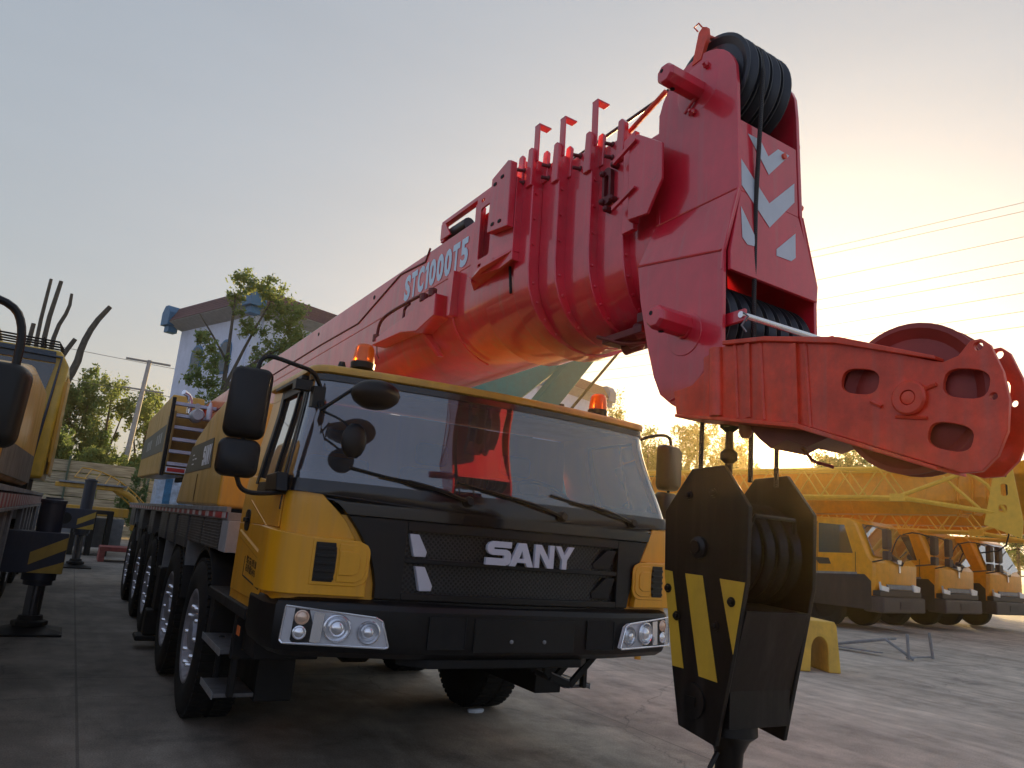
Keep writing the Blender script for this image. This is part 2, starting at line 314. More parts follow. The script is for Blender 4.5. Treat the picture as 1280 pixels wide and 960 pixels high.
def text(name, body, org, xd, yd, width, height, mat_, parent, depth=.004, bold=0., shear=0., space=1.):
    """lettering as real raised mesh: org = lower left corner, xd/yd = unit directions"""
    cu = bpy.data.curves.new('t', 'FONT'); cu.body = body; cu.size = 1; cu.offset = bold; cu.shear = shear; cu.space_character = space; cu.resolution_u = 3
    t = bpy.data.objects.new('t', cu); COL.objects.link(t)
    dg = bpy.context.evaluated_depsgraph_get(); me = bpy.data.meshes.new_from_object(t.evaluated_get(dg))
    vs = [v.co.copy() for v in me.vertices]; fs = [tuple(p.vertices) for p in me.polygons]
    bpy.data.objects.remove(t); bpy.data.curves.remove(cu); bpy.data.meshes.remove(me)
    if not vs: return None
    x0 = min(v.x for v in vs); x1 = max(v.x for v in vs); y0 = min(v.y for v in vs); y1 = max(v.y for v in vs)
    xd = Vector(xd).normalized(); yd = Vector(yd).normalized(); nd = xd.cross(yd)
    g = MB(); f = lambda v, d: tuple(Vector(org)+xd*((v.x-x0)/(x1-x0)*width)+yd*((v.y-y0)/(y1-y0)*height)+nd*d)
    g.add([f(v, depth) for v in vs], fs)
    o = g.build(name, mat_, parent)
    return o

# ------------------------------------------------------------------ ground
def ground():
    m = bpy.data.materials.new('concrete yard'); m.use_nodes = True; nt = m.node_tree; b = nt.nodes['Principled BSDF']
    tc = nt.nodes.new('ShaderNodeTexCoord'); n = []
    for sc, dt in ((.25, 8), (2.2, 8), (30, 5)):
        q = nt.nodes.new('ShaderNodeTexNoise'); q.inputs['Scale'].default_value = sc; q.inputs['Detail'].default_value = dt; q.inputs['Roughness'].default_value = .65
        lk(nt, tc.outputs['Object'], q.inputs['Vector']); n.append(q)
    cr = nt.nodes.new('ShaderNodeValToRGB'); cr.color_ramp.elements[0].position = .32; cr.color_ramp.elements[0].color = (.125, .110, .092, 1)
    cr.color_ramp.elements[1].position = .70; cr.color_ramp.elements[1].color = (.36, .315, .26, 1)
    a = nt.nodes.new('ShaderNodeMath'); a.operation = 'MULTIPLY_ADD'; a.inputs[1].default_value = .5; lk(nt, n[0].outputs[0], a.inputs[0])
    a2 = nt.nodes.new('ShaderNodeMath'); a2.operation = 'MULTIPLY'; a2.inputs[1].default_value = .5; lk(nt, n[1].outputs[0], a2.inputs[0]); lk(nt, a2.outputs[0], a.inputs[2])
    lk(nt, a.outputs[0], cr.inputs[0])
    # stains
    n4 = nt.nodes.new('ShaderNodeTexNoise'); n4.inputs['Scale'].default_value = .9; n4.inputs['Detail'].default_value = 10; n4.inputs['Roughness'].default_value = .72; lk(nt, tc.outputs['Object'], n4.inputs['Vector'])
    ms = nt.nodes.new('ShaderNodeMapRange'); ms.inputs[1].default_value = .55; ms.inputs[2].default_value = .72; ms.inputs[3].default_value = 0; ms.inputs[4].default_value = .75; lk(nt, n4.outputs[0], ms.inputs[0])
    mx = nt.nodes.new('ShaderNodeMix'); mx.data_type = 'RGBA'; lk(nt, ms.outputs[0], mx.inputs[0]); lk(nt, cr.outputs[0], mx.inputs[6]); mx.inputs[7].default_value = (.06, .055, .05, 1)
    # tyre marks and dragged dirt, fine grit
    tm1 = nt.nodes.new('ShaderNodeMapping'); tm1.inputs['Rotation'].default_value = (0, 0, R(62)); tm1.inputs['Scale'].default_value = (1.1, .28, 1); lk(nt, tc.outputs['Object'], tm1.inputs[0])
    tn1 = nt.nodes.new('ShaderNodeTexNoise'); tn1.inputs['Scale'].default_value = 1.3; tn1.inputs['Detail'].default_value = 8; tn1.inputs['Roughness'].default_value = .6; tn1.inputs['Distortion'].default_value = 1.6; lk(nt, tm1.outputs[0], tn1.inputs['Vector'])
    tr1 = nt.nodes.new('ShaderNodeMapRange'); tr1.inputs[1].default_value = .38; tr1.inputs[2].default_value = .62; tr1.inputs[3].default_value = .80; tr1.inputs[4].default_value = 1.10; lk(nt, tn1.outputs[0], tr1.inputs[0])
    gn1 = nt.nodes.new('ShaderNodeTexNoise'); gn1.inputs['Scale'].default_value = 85; gn1.inputs['Detail'].default_value = 2; lk(nt, tc.outputs['Object'], gn1.inputs['Vector'])
    gr1 = nt.nodes.new('ShaderNodeMapRange'); gr1.inputs[1].default_value = .3; gr1.inputs[2].default_value = .7; gr1.inputs[3].default_value = .72; gr1.inputs[4].default_value = 1.25; lk(nt, gn1.outputs[0], gr1.inputs[0])
    mm1 = nt.nodes.new('ShaderNodeMath'); mm1.operation = 'MULTIPLY'; lk(nt, tr1.outputs[0], mm1.inputs[0]); lk(nt, gr1.outputs[0], mm1.inputs[1])
    sc1 = nt.nodes.new('ShaderNodeVectorMath'); sc1.operation = 'SCALE'; lk(nt, mx.outputs[2], sc1.inputs[0]); lk(nt, mm1.outputs[0], sc1.inputs['Scale'])
    # slab joints (5 m x 4.6 m) and fine cracks
    sep = nt.nodes.new('ShaderNodeSeparateXYZ'); lk(nt, tc.outputs['Object'], sep.inputs[0]); js = []
    for k, per, ph in ((0, 4.6, .93), (1, 5.2, .37)):
        d = nt.nodes.new('ShaderNodeMath'); d.operation = 'MULTIPLY_ADD'; d.inputs[1].default_value = 1/per; d.inputs[2].default_value = 50+ph; lk(nt, sep.outputs[k], d.inputs[0])
        f = nt.nodes.new('ShaderNodeMath'); f.operation = 'PINGPONG'; f.inputs[1].default_value = .5; lk(nt, d.outputs[0], f.inputs[0])
        g = nt.nodes.new('ShaderNodeMath'); g.operation = 'LESS_THAN'; g.inputs[1].default_value = .0022; lk(nt, f.outputs[0], g.inputs[0]); js.append(g)
    wp = nt.nodes.new('ShaderNodeVectorMath'); wp.operation = 'MULTIPLY_ADD'; wp.inputs[1].default_value = (.5, .5, .5); lk(nt, n[1].outputs['Color'], wp.inputs[0]); lk(nt, tc.outputs['Object'], wp.inputs[2])
    vo = nt.nodes.new('ShaderNodeTexVoronoi'); vo.feature = 'DISTANCE_TO_EDGE'; vo.inputs['Scale'].default_value = .22; lk(nt, wp.outputs[0], vo.inputs['Vector'])
    g = nt.nodes.new('ShaderNodeMath'); g.operation = 'LESS_THAN'; g.inputs[1].default_value = .0016; lk(nt, vo.outputs['Distance'], g.inputs[0]); js.append(g)
    mxx = nt.nodes.new('ShaderNodeMath'); mxx.operation = 'MAXIMUM'; lk(nt, js[0].outputs[0], mxx.inputs[0]); lk(nt, js[1].outputs[0], mxx.inputs[1])
    mxy = nt.nodes.new('ShaderNodeMath'); mxy.operation = 'MAXIMUM'; lk(nt, mxx.outputs[0], mxy.inputs[0]); lk(nt, js[2].outputs[0], mxy.inputs[1])
    ml = nt.nodes.new('ShaderNodeMath'); ml.operation = 'MULTIPLY'; ml.inputs[1].default_value = .45; lk(nt, mxy.outputs[0], ml.inputs[0])
    mj = nt.nodes.new('ShaderNodeMix'); mj.data_type = 'RGBA'; lk(nt, ml.outputs[0], mj.inputs[0]); lk(nt, sc1.outputs[0], mj.inputs[6]); mj.inputs[7].default_value = (.03, .028, .026, 1)
    mrx = nt.nodes.new('ShaderNodeMapRange'); mrx.interpolation_type = 'SMOOTHSTEP'; mrx.inputs[1].default_value = 2.5; mrx.inputs[2].default_value = 9; mrx.inputs[3].default_value = .66; mrx.inputs[4].default_value = 2.1  # slab colour brightens along X, standing in for stronger light on the right
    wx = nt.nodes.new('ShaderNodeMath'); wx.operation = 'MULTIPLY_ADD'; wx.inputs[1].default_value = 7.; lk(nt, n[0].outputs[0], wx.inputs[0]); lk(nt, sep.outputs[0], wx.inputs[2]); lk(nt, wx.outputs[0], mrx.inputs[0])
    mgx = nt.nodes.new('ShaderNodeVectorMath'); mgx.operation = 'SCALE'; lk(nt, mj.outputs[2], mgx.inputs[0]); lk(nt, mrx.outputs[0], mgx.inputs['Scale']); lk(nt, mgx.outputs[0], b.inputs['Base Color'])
    rg = nt.nodes.new('ShaderNodeMapRange'); rg.inputs[3].default_value = .8; rg.inputs[4].default_value = .95; lk(nt, n[1].outputs[0], rg.inputs[0]); lk(nt, rg.outputs[0], b.inputs['Roughness'])
    bp = nt.nodes.new('ShaderNodeBump'); bp.inputs['Strength'].default_value = .5; bp.inputs['Distance'].default_value = .01; lk(nt, n[2].outputs[0], bp.inputs['Height'])
    bp2 = nt.nodes.new('ShaderNodeBump'); bp2.inputs['Strength'].default_value = .6; bp2.inputs['Distance'].default_value = .03; lk(nt, n[1].outputs[0], bp2.inputs['Height']); lk(nt, bp.outputs[0], bp2.inputs['Normal'])
    lk(nt, bp2.outputs[0], b.inputs['Normal'])
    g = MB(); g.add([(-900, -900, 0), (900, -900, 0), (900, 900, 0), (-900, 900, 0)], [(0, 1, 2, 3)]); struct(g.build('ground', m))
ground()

# ================================================================== MAIN CRANE TRUCK
TR = empty('truck_crane', 'large yellow crane truck with black front face and red telescopic boom, centre of the yard', 'crane truck', (2.49, 8, 0))
XC = 2.49
def xl(z): return 1.04+.10*smooth01((z-1.7)/.85)
def xr(z): return 3.93-.22*smooth01((z-1.6)/.95)
def yf(z): return 4.27+.13*smooth01((z-1.75)/.8)
CX_, CY_, BOW = .13, .14, .12
def S(s, z, off=0.):
    """cab skin: s<0 left side, 0-1 left corner, 1-2 front, 2-3 right corner, >3 right side (1 unit = 1 m)"""
    L, Rr, F = xl(z), xr(z), yf(z)
    if s < 0: return (L-off, F+CY_-s, z)
    if s > 3: return (Rr+off, F+CY_+(s-3), z)
    if s <= 1 or s >= 2:
        a = (s if s <= 1 else 3-s)*math.pi/2
        x = CX_*(1-math.cos(a)); y = F+CY_*(1-math.sin(a))
        nx, ny = -math.cos(a), -math.sin(a)
        return (L+x+nx*off, y+ny*off, z) if s <= 1 else (Rr-x-nx*off, y+ny*off, z)
    t = s-1; x = L+CX_+t*(Rr-L-2*CX_)
    return (x, F-BOW*(1-(2*t-1)**2)-off, z)
def s_of(x, z):
    L, Rr = xl(z), xr(z)
    if x < L+CX_: return math.acos(max(-1, min(1, 1-(x-L)/CX_)))/(math.pi/2)
    if x > Rr-CX_: return 3-math.acos(max(-1, min(1, 1-(Rr-x)/CX_)))/(math.pi/2)
    return 1+(x-L-CX_)/(Rr-L-2*CX_)
def sy(y, z, right=False):
    d = y-yf(z)-CY_
    if d < 0:
        a = math.asin(max(0, min(1, -d/CY_)))/(math.pi/2)   # on the corner
        a = math.asin(max(0, min(1, 1-(y-yf(z))/CY_)))/(math.pi/2)
        return 3-a if right else a
    return 3+d if right else -d
def interp(pts, z):
    pts = sorted(pts)
    if z <= pts[0][0]: return pts[0][1]
    for (a, b), (c, d) in zip(pts, pts[1:]):
        if z <= c: return b+(d-b)*(z-a)/(c-a)
    return pts[-1][1]
def sheet(g, sl, sr, z0, z1, o, nu=16, nv=6):
    fl = sl if callable(sl) else (lambda z: sl); fr = sr if callable(sr) else (lambda z: sr)
    def h(u, v): z = z0+(z1-z0)*v; return S(fl(z)+(fr(z)-fl(z))*u, z, o)
    return g.grid(h, nu, nv)
def patch(g, sl, sr, z0, z1, o0, o1, nu=16, nv=6):
    """closed slab on the cab skin; sl/sr functions of z (or numbers)"""
    fl = sl if callable(sl) else (lambda z: sl); fr = sr if callable(sr) else (lambda z: sr)
    za = z0 if callable(z0) else (lambda u: z0); zb = z1 if callable(z1) else (lambda u: z1)
    def mk(off):
        def h(u, v):
            z = za(u)+(zb(u)-za(u))*v; s = fl(z)+(fr(z)-fl(z))*u
            return S(s, z, off)
        return h
    return g.slab(mk(o1), mk(o0), nu, nv)
YB = 5.52            # rear wall of the cab
sb = lambda z: sy(YB, z); sbr = lambda z: sy(YB, z, True)

# body skin: lower band, pillars, roof band, rear wall, floor
g = MB()
patch(g, sb, sbr, 1.10, 1.70, -.05, 0, 60, 4)
patch(g, sb, lambda z: sy(5.16, z), 1.70, 2.46, -.04, 0, 4, 5)        # rear quarter pillars
patch(g, lambda z: sy(5.16, z, True), sbr, 1.70, 2.46, -.04, 0, 4, 5)
patch(g, 0., .10, 1.86, 2.535, -.03, 0, 6, 5)       # front pillars
patch(g, 2.90, 3., 1.86, 2.535, -.03, 0, 6, 5)
patch(g, sb, 0., 2.46, 2.535, -.03, .002, 10, 2); patch(g, 3., sbr, 2.46, 2.535, -.03, .002, 10, 2)
patch(g, lambda z: sy(5.16, z), 1.0, 1.70, 1.86, -.04, 0, 20, 2)
patch(g, 2.0, lambda z: sy(5.16, z, True), 1.70, 1.86, -.04, 0, 20, 2)
g.box((1.16, YB-.05, 1.0), (3.78, YB, 1.70)); g.box((1.18, YB-.05, 1.70), (3.7, YB, 2.52))
cab = g.build('cab_body', YEL, TR, ang=28)
# roof
g = MB(); rs = []
def roofring(z, off):
    ss = [sb(2.5)*(1-i/8.) for i in range(8)]+[i/6 for i in range(6)]+[1+i/16 for i in range(17)]+[2+(i+1)/6 for i in range(6)]+[sbr(2.5)*0+3+(sbr(2.5)-3)*(i+1)/8 for i in range(8)]
    out = []
    for q in ss:
        p = S(q, 2.5, off); y = min(p[1], YB+.06+off*.5); out.append((p[0], y, z))
    return out
rs = [roofring(2.535, .010), roofring(2.545, .034), roofring(2.57, .036), roofring(2.588, .02), roofring(2.60, -.03), roofring(2.61, -.2), roofring(2.62, -.5)]
g.rings(rs); roof = g.build('roof', YEL2, cab, ang=50)
# black front mask: pillars + header + cowl below glass
def rect_s(x0): return lambda z: s_of(x0, z)
g = MB()
WB0, WT0 = 1.885, 2.445
patch(g, .10, 2.90, 2.492, 2.535, 0, .022, 50, 2)
patch(g, .08, .125, 1.70, 2.535, 0, .020, 3, 8)
patch(g, 2.875, 2.92, 1.70, 2.535, 0, .020, 3, 8)
mask = g.build('front_mask', GLB, cab, bevel=.003)
g = MB()
bl = [(1.25, 1.575), (1.35, 1.57), (1.50, 1.52), (1.60, 1.45), (1.67, 1.405), (1.74, 1.33), (1.79, 1.27), (1.88, 1.20)]
br = [(1.25, 3.42), (1.35, 3.44), (1.50, 3.50), (1.60, 3.55), (1.67, 3.59), (1.74, 3.62), (1.88, 3.70)]
fl = lambda z: s_of(interp(bl, z), z); fr = lambda z: s_of(interp(br, z), z)
patch(g, lambda z: min(fl(z), .10 if z > 1.80 else 9), lambda z: max(fr(z), 2.90 if z > 1.8 else 0), 1.775, 1.885, 0, .030, 44, 3)
patch(g, fl, fr, 1.705, 1.765, 0, .052, 44, 2)
patch(g, fl, fr, 1.762, 1.78, 0, .018, 44, 1)
cowl = g.build('cowl_panel', GLB, cab, bevel=.006)
# grille panel with two mesh slots
g = MB()
x0g, x1g = 1.73, 3.31
def fx(a): return (lambda z: s_of(a, z))
patch(g, fl, fx(x0g), 1.245, 1.70, 0, .045, 6, 6)
patch(g, fx(x1g), fr, 1.245, 1.70, 0, .045, 6, 6)
patch(g, fx(x0g), fx(x1g), 1.245, 1.285, 0, .045, 30, 1)
patch(g, fx(x0g), fx(x1g), 1.455, 1.485, 0, .040, 30, 1)
patch(g, fx(x0g), fx(x1g), 1.64, 1.70, 0, .045, 30, 1)
patch(g, lambda z: fl(1.25), lambda z: fr(1.25), 1.19, 1.243, 0, .03, 44, 1)
grille = g.build('grille', BLK, TR, bevel=.006)
def hexmat():
    m = bpy.data.materials.new('perforated grille mesh'); m.use_nodes = True; nt = m.node_tree; b = nt.nodes['Principled BSDF']; b.inputs['Roughness'].default_value = .4
    tc = nt.nodes.new('ShaderNodeTexCoord'); mp = nt.nodes.new('ShaderNodeMapping'); mp.inputs['Rotation'].default_value = (0, R(45), 0); mp.inputs['Scale'].default_value = (45, 1, 45)
    lk(nt, tc.outputs['Object'], mp.inputs[0]); v = nt.nodes.new('ShaderNodeTexVoronoi'); v.inputs['Randomness'].default_value = 0; v.inputs['Scale'].default_value = 1
    lk(nt, mp.outputs[0], v.inputs['Vector'])
    fl_ = nt.nodes.new('ShaderNodeVectorMath'); fl_.operation = 'MULTIPLY'; fl_.inputs[1].default_value = (1, 0, 1); lk(nt, mp.outputs[0], fl_.inputs[0]); lk(nt, fl_.outputs[0], v.inputs['Vector'])
    r = nt.nodes.new('ShaderNodeMapRange'); r.inputs[1].default_value = .30; r.inputs[2].default_value = .42; r.inputs[3].default_value = 0; r.inputs[4].default_value = 1; lk(nt, v.outputs['Distance'], r.inputs[0])
    mx = nt.nodes.new('ShaderNodeMix'); mx.data_type = 'RGBA'; mx.inputs[6].default_value = (.002, .002, .002, 1); mx.inputs[7].default_value = (.03, .03, .032, 1); lk(nt, r.outputs[0], mx.inputs[0]); lk(nt, mx.outputs[2], b.inputs['Base Color'])
    bp = nt.nodes.new('ShaderNodeBump'); bp.inputs['Strength'].default_value = 1; bp.inputs['Distance'].default_value = .01; lk(nt, r.outputs[0], bp.inputs['Height']); lk(nt, bp.outputs[0], b.inputs['Normal'])
    return m
HEX = hexmat()
for za, zb in ((1.285, 1.455), (1.485, 1.64)):
    g = MB(); patch(g, fx(x0g), fx(x1g), za-.002, zb+.002, 0, .004, 30, 2)
    g.build('mesh_screen', HEX, grille)
    # inner bevelled ends
for za, zb, sgn in ((1.30, 1.44, 0), (1.495, 1.625, 0)):
    for side in (0, 1):
        x0 = (x0g+.015 if za > 1.4 else x0g+.07) if side == 0 else x1g-.015; w_ = .13 if side == 0 else -.19
        pts = [(x0, zb, .043), (x0+w_*.45, zb, .043), (x0+w_, za+.03, .012), (x0+w_*.95, za, .012), (x0+w_*.3, za, .043)]
        g = MB(); A = [S(s_of(px, pz), pz, o) for px, pz, o in pts]; B = [S(s_of(px, pz), pz, .002) for px, pz, o in pts]; g.loft(A, B)
        g.build('grille_fin', SILV if side == 0 else BLK, grille, bevel=.004)
# SANY letters (x,z polygons mapped onto the grille)
def letters():
    L = {}
    L['S'] = [(1.0, 1.0), (.26, 1.0), (.10, .93), (.02, .80), (.02, .62), (.10, .48), (.24, .42), (.72, .42), (.72, .30), (0, .30), (0, 0), (.80, 0), (.93, .07), (1.0, .20), (1.0, .50), (.92, .62), (.80, .67), (.30, .67), (.30, .74), (1.0, .74)]
    L['A'] = [(0, 0), (.26, 0), (.33, .16), (.67, .16), (.74, 0), (1.0, 0), (.66, 1), (.34, 1)]
    L['N'] = [(0, 0), (.25, 0), (.25, .62), (.68, 0), (1, 0), (1, 1), (.75, 1), (.75, .38), (.32, 1), (0, 1)]
    L['Y'] = [(.37, 0), (.63, 0), (.63, .40), (1, 1), (.72, 1), (.5, .62), (.28, 1), (0, 1), (.37, .40)]
    return L
LET = letters()
g = MB(); x = 2.235
for ch, wd in (('S', .175), ('A', .18), ('N', .148), ('Y', .155)):
    pl = [(x+p*wd, 1.48+q*.145) for p, q in LET[ch]]
    if ch == 'A': holes = [[(x+.41*wd, 1.48+.34*.145), (x+.59*wd, 1.48+.34*.145), (x+.5*wd, 1.48+.66*.145)]]
    else: holes = []
    h = MB(); h.plate(pl, holes, 'xz', 0, 1)
    vs = [S(s_of(p[0], p[2]), p[2], .046 if p[1] < .5 else .072) for p in h.v]
    g.add(vs, h.f); x += wd-.012 if ch == 'S' else wd+.008
g.build('brand_lettering', SILV, grille, bevel=.002)

# yellow corner panels
for side in (0, 1):
    g = MB(); mir = (lambda f: f)
    if side == 0:
        lo = lambda z: sy(4.36, z); hi = lambda z: fl(z)-.012
        lo2 = lambda z: sy(4.56, z)
        hi2 = lambda z: fl(z)-.022
        patch(g, lo, hi, 1.56, 1.84, 0, .016, 18, 8)
        patch(g, lo2, hi2, 1.25, lambda u: 1.60-.035*u, 0, .060, 26, 8)
    else:
        lo = lambda z: sy(4.36, z, True); hi = lambda z: fr(z)+.012; lo2 = lambda z: sy(4.56, z, True)
        hi2 = lambda z: fr(z)+.022
        patch(g, hi, lo, 1.56, 1.80, 0, .016, 18, 8)
        patch(g, hi2, lo2, 1.25, lambda u: 1.565+.035*u, 0, .060, 26, 8)
    cp = g.build('corner_panel', YEL, TR, bevel=.022, seg=4, ang=40)
    g = MB()
    sg = 1 if side == 0 else -1; xm = (lambda x: x) if side == 0 else (lambda x: 2*2.485-x)
    def vp(mb, x0, x1, z0, z1, o0, o1, r=.05, nu=8, nv=8):
        # panel with rounded far corners; x measured on the left side, mirrored for the right
        def rnd(z): d = min(z-z0, z1-z); return x1-(r-math.sqrt(max(0, r*r-(r-d)**2)) if d < r else 0)
        fa = lambda z: s_of(xm(x0), z); fb = lambda z: s_of(xm(rnd(z)), z)
        patch(mb, fa if side == 0 else fb, fb if side == 0 else fa, z0, z1, o0, o1, nu, nv)
    vp(g, 1.195, 1.520, 1.305, 1.560, .05, .0655, .07, 10, 12); g.build('vent_moulding', YEL, cp, bevel=.006, seg=2)
    g = MB(); vp(g, 1.212, 1.330, 1.325, 1.540, .06, .068, .01, 6, 4)
    for k in range(5): z = 1.336+k*.041; vp(g, 1.216, 1.326, z, z+.016, .066, .080, .002, 5, 1)
    g.build('air_vent', BLK, cp, bevel=.002)
    g = MB(); vp(g, 1.340, 1.500, 1.327, 1.538, .06, .0715, .06, 8, 10); g.build('vent_moulding', YEL, cp, bevel=.006, seg=2)
    g = MB(); vp(g, 1.345, 1.462, 1.365, 1.50, .062, .078, .04, 8, 8); g.build('vent_moulding', YEL, cp, bevel=.006, seg=2)

# doors
for side in (0, 1):
    R_ = side == 1; g = MB()
    a = lambda z: sy(5.47, z, R_); b = lambda z: sy(4.375 if z > 1.60 else 4.575, z, R_)
    o0, o1 = 0, .014
    if not R_:
        patch(g, a, lambda z: sy(4.60, z), lambda u: 1.155, 1.60, o0, o1, 14, 4)
        patch(g, a, lambda z: sy(4.375, z), 1.60, lambda u: 1.93-.10*u, o0, o1, 14, 3)
    else:
        patch(g, lambda z: sy(4.60, z, True), a, 1.155, 1.60, o0, o1, 14, 4)
        patch(g, lambda z: sy(4.375, z, True), a, 1.60, 1.83, o0, o1, 14, 3)
    dr = g.build('door', YEL, TR, bevel=.006)
    xx = (lambda z, o: xl(z)-o) if not R_ else (lambda z, o: xr(z)+o)
    g = MB()   # pressed diagonal ridge and lower recess line
    def barside(pts, o, hw, mb):
        for (ya, za), (yb, zb) in zip(pts, pts[1:]):
            d = Vector((0, yb-ya, zb-za)).normalized(); nn = Vector((0, -d.z, d.y))*hw
            A = [Vector((xx(za, .012), ya, za))+nn, Vector((xx(zb, .012), yb, zb))+nn, Vector((xx(zb, .012), yb, zb))-nn, Vector((xx(za, .012), ya, za))-nn]
            B = [Vector((xx(za, o), ya, za))+nn*.5, Vector((xx(zb, o), yb, zb))+nn*.5, Vector((xx(zb, o), yb, zb))-nn*.5, Vector((xx(za, o), ya, za))-nn*.5]
            mb.loft([tuple(p) for p in A], [tuple(p) for p in B])
    barside([(5.40, 1.53), (4.62, 1.40)], .022, .03, g)
    barside([(5.20, 1.75), (4.58, 1.58)], .018, .006, g)
    g.build('pressed_ridge', YEL, dr, bevel=.003)
    g = MB(); barside([(5.12, 1.39), (5.12, 1.27), (4.62, 1.23)], .016, .007, g); g.build('trim_line', CHS, dr)
    g = MB(); yc, zc = 5.22, 1.62
    g.prism([(yc+p, zc+q) for p, q in rrect(-.075, -.07, .075, .07, .045)], 'yz', xx(1.6, .010), xx(1.6, .020)); hd = g.build('handle', BLK, dr, bevel=.004)
    g = MB(); g.box((xx(1.6, .018), yc-.055, zc-.012), (xx(1.6, .036), yc+.055, zc+.016)); g.build('handle_grip', CHS, dr, bevel=.005)
    # window frame and glass
    g = MB(); f0 = lambda y: ((lambda z: sy(y, z, R_)) if y > 2 else (lambda z: 3-y if R_ else y))
    def sp(y0, y1, z0, z1, o0, o1, mb, n=6):
        if not R_: patch(mb, f0(y1), f0(y0), z0, z1, o0, o1, n, 4)
        else: patch(mb, f0(y0), f0(y1), z0, z1, o0, o1, n, 4)
    sp(.05, -.03, 1.80, 2.50, 0, .022, g); sp(5.10, 5.17, 1.86, 2.50, 0, .022, g); sp(-.03, 5.10, 2.44, 2.50, 0, .022, g); sp(-.03, 5.10, 1.80, 1.87, 0, .0165, g)
    sp(4.70, 4.73, 1.87, 2.44, 0, .018, g)
    wf = g.build('window_frame', BLK, TR, bevel=.003)
    g = MB(); sheet(g, f0(-.03), f0(4.70), 1.86, 2.45, 0, 6, 4); sheet(g, f0(4.73), f0(5.10), 1.86, 2.45, 0, 6, 4); g.build('window_glass', SGLASS, wf)
    g = MB()  # rain gutter / visor over door
    sp(-.02, 5.25, 2.505, 2.53, .01, .055, g, 10); g.build('rain_gutter', BLK, wf, bevel=.004)
# door lettering (left door): kerb weight marking
p0 = Vector((1.04-.0155, 5.06, 1.305))
text('weight_marking', '整备质量', p0+Vector((0, 0, .052)), (0, -1, -.08), (0, .08, 1), .34, .045, CHS, dr if False else TR.children[[c.name for c in TR.children].index('door')], .001, .012)
text('weight_marking', '总质量54930千克', p0, (0, -1, -.08), (0, .08, 1), .46, .05, CHS, TR.children[[c.name for c in TR.children].index('door')], .001, .012)
# windscreen
g = MB(); sheet(g, .125, 2.875, 1.885, 2.495, .012, 60, 12); ws = g.build('windscreen', WGLASS, TR)
g = MB()
for s0, s1, z0, z1 in ((.125, .35, 1.885, 2.495), (2.65, 2.875, 1.885, 2.495), (.35, 2.65, 2.465, 2.495), (.35, 2.65, 1.885, 1.925)): patch(g, s0, s1, z0, z1, .001, .003, 40, 2)
g.build('black_border', GLB, ws)
# cab interior
g = MB(); g.box((1.2, 4.42, 1.16), (3.75, YB-.06, 1.22)); g.box((1.5, YB-.10, 1.22), (3.4, YB-.06, 1.72)); inn = g.build('cab_floor', CREAM, TR)
g = MB()
g.rings([[(1.25, 4.36, 1.3), (3.70, 4.36, 1.3), (3.70, 4.36, 1.84), (1.25, 4.36, 1.84)], [(1.25, 4.62, 1.3), (3.70, 4.62, 1.3), (3.70, 4.62, 1.93), (1.25, 4.62, 1.93)], [(1.25, 4.76, 1.3), (3.7, 4.76, 1.3), (3.7, 4.76, 1.86), (1.25, 4.76, 1.86)]])
g.build('dashboard', BLK, inn, bevel=.02)
for sx in (1.62, 2.35, 3.12):
    g = MB(); g.box((sx-.24, 4.95, 1.45), (sx+.24, 5.38, 1.62)); g.box((sx-.23, 5.28, 1.58), (sx+.23, 5.42, 2.12)); g.box((sx-.13, 5.28, 2.15), (sx+.13, 5.38, 2.32)); g.build('seat', SEAT, inn, bevel=.04, seg=3)
g = MB(); c = Vector((3.1, 4.83, 1.98)); ax = Vector((0, -.55, .83)).normalized(); a_ = ax.orthogonal().normalized(); b_ = ax.cross(a_)
g.tube([c+.22*(math.cos(t)*a_+math.sin(t)*b_) for t in [2*math.pi*i/28 for i in range(29)]], .016, 8); g.cyl(c-ax*.2, c, .03); g.box((2.92, 4.82, 1.965), (3.28, 4.85, 1.99)); g.build('steering_wheel', BLK, inn)
# wipers
for (ax_, az_), (bx, bz) in (((2.10, 1.845), (1.36, 1.975)), ((2.80, 1.815), (2.03, 1.96)), ((3.44, 1.825), (2.72, 1.95))):
    g = MB(); P = lambda x, z, o: S(s_of(x, z), z, o)
    g.tube([P(ax_, az_, .055), P(ax_-.22, az_+.055, .075), P(ax_-.40, az_+.085, .05)], .011, 6, 1)
    g.tube([P(ax_-.12, az_+.045, .028), P(bx+.35, (az_+bz)/2+.01, .026), P(bx, bz, .022)], .009, 6)
    g.tube([P(ax_-.30, az_+.075, .055), P(bx+.18, bz-.03, .04)], .007, 6)
    g.lathe([(.03, -.02), (.034, .02), (.022, .045)], P(ax_, az_, .03), (0, -1, .1), 14)
    g.build('wiper', BLK, TR)
# bumper
plan = [(1.02, 4.80), (1.015, 4.42), (1.06, 4.29), (1.16, 4.215), (1.68, 4.10), (1.80, 4.085), (3.18, 4.085), (3.32, 4.10), (3.82, 4.215), (3.90, 4.29), (3.945, 4.42), (3.94, 4.80)]
back = [(3.94-.16, 4.80), (3.74, 4.42), (1.24, 4.42), (1.02+.16, 4.80)]
g = MB()
def loopz(z, d, dz_side=0):
    out = []
    for x, y in plan+back:
        inner = (x, y) in back
        out.append((x+(0 if inner else (d if x < XC else -d)*(1 if (x < 1.1 or x > 3.86) else .2)), y+(0 if inner else d*(1 if 1.1 < x < 3.86 else .3)), z))
    return out
g.rings([loopz(.915, .075), loopz(.95, .02), loopz(1.0, 0), loopz(1.185, .0), loopz(1.215, .015), loopz(1.235, .06)])
bump = g.build('bumper', BLK, TR, bevel=.006, ang=25)
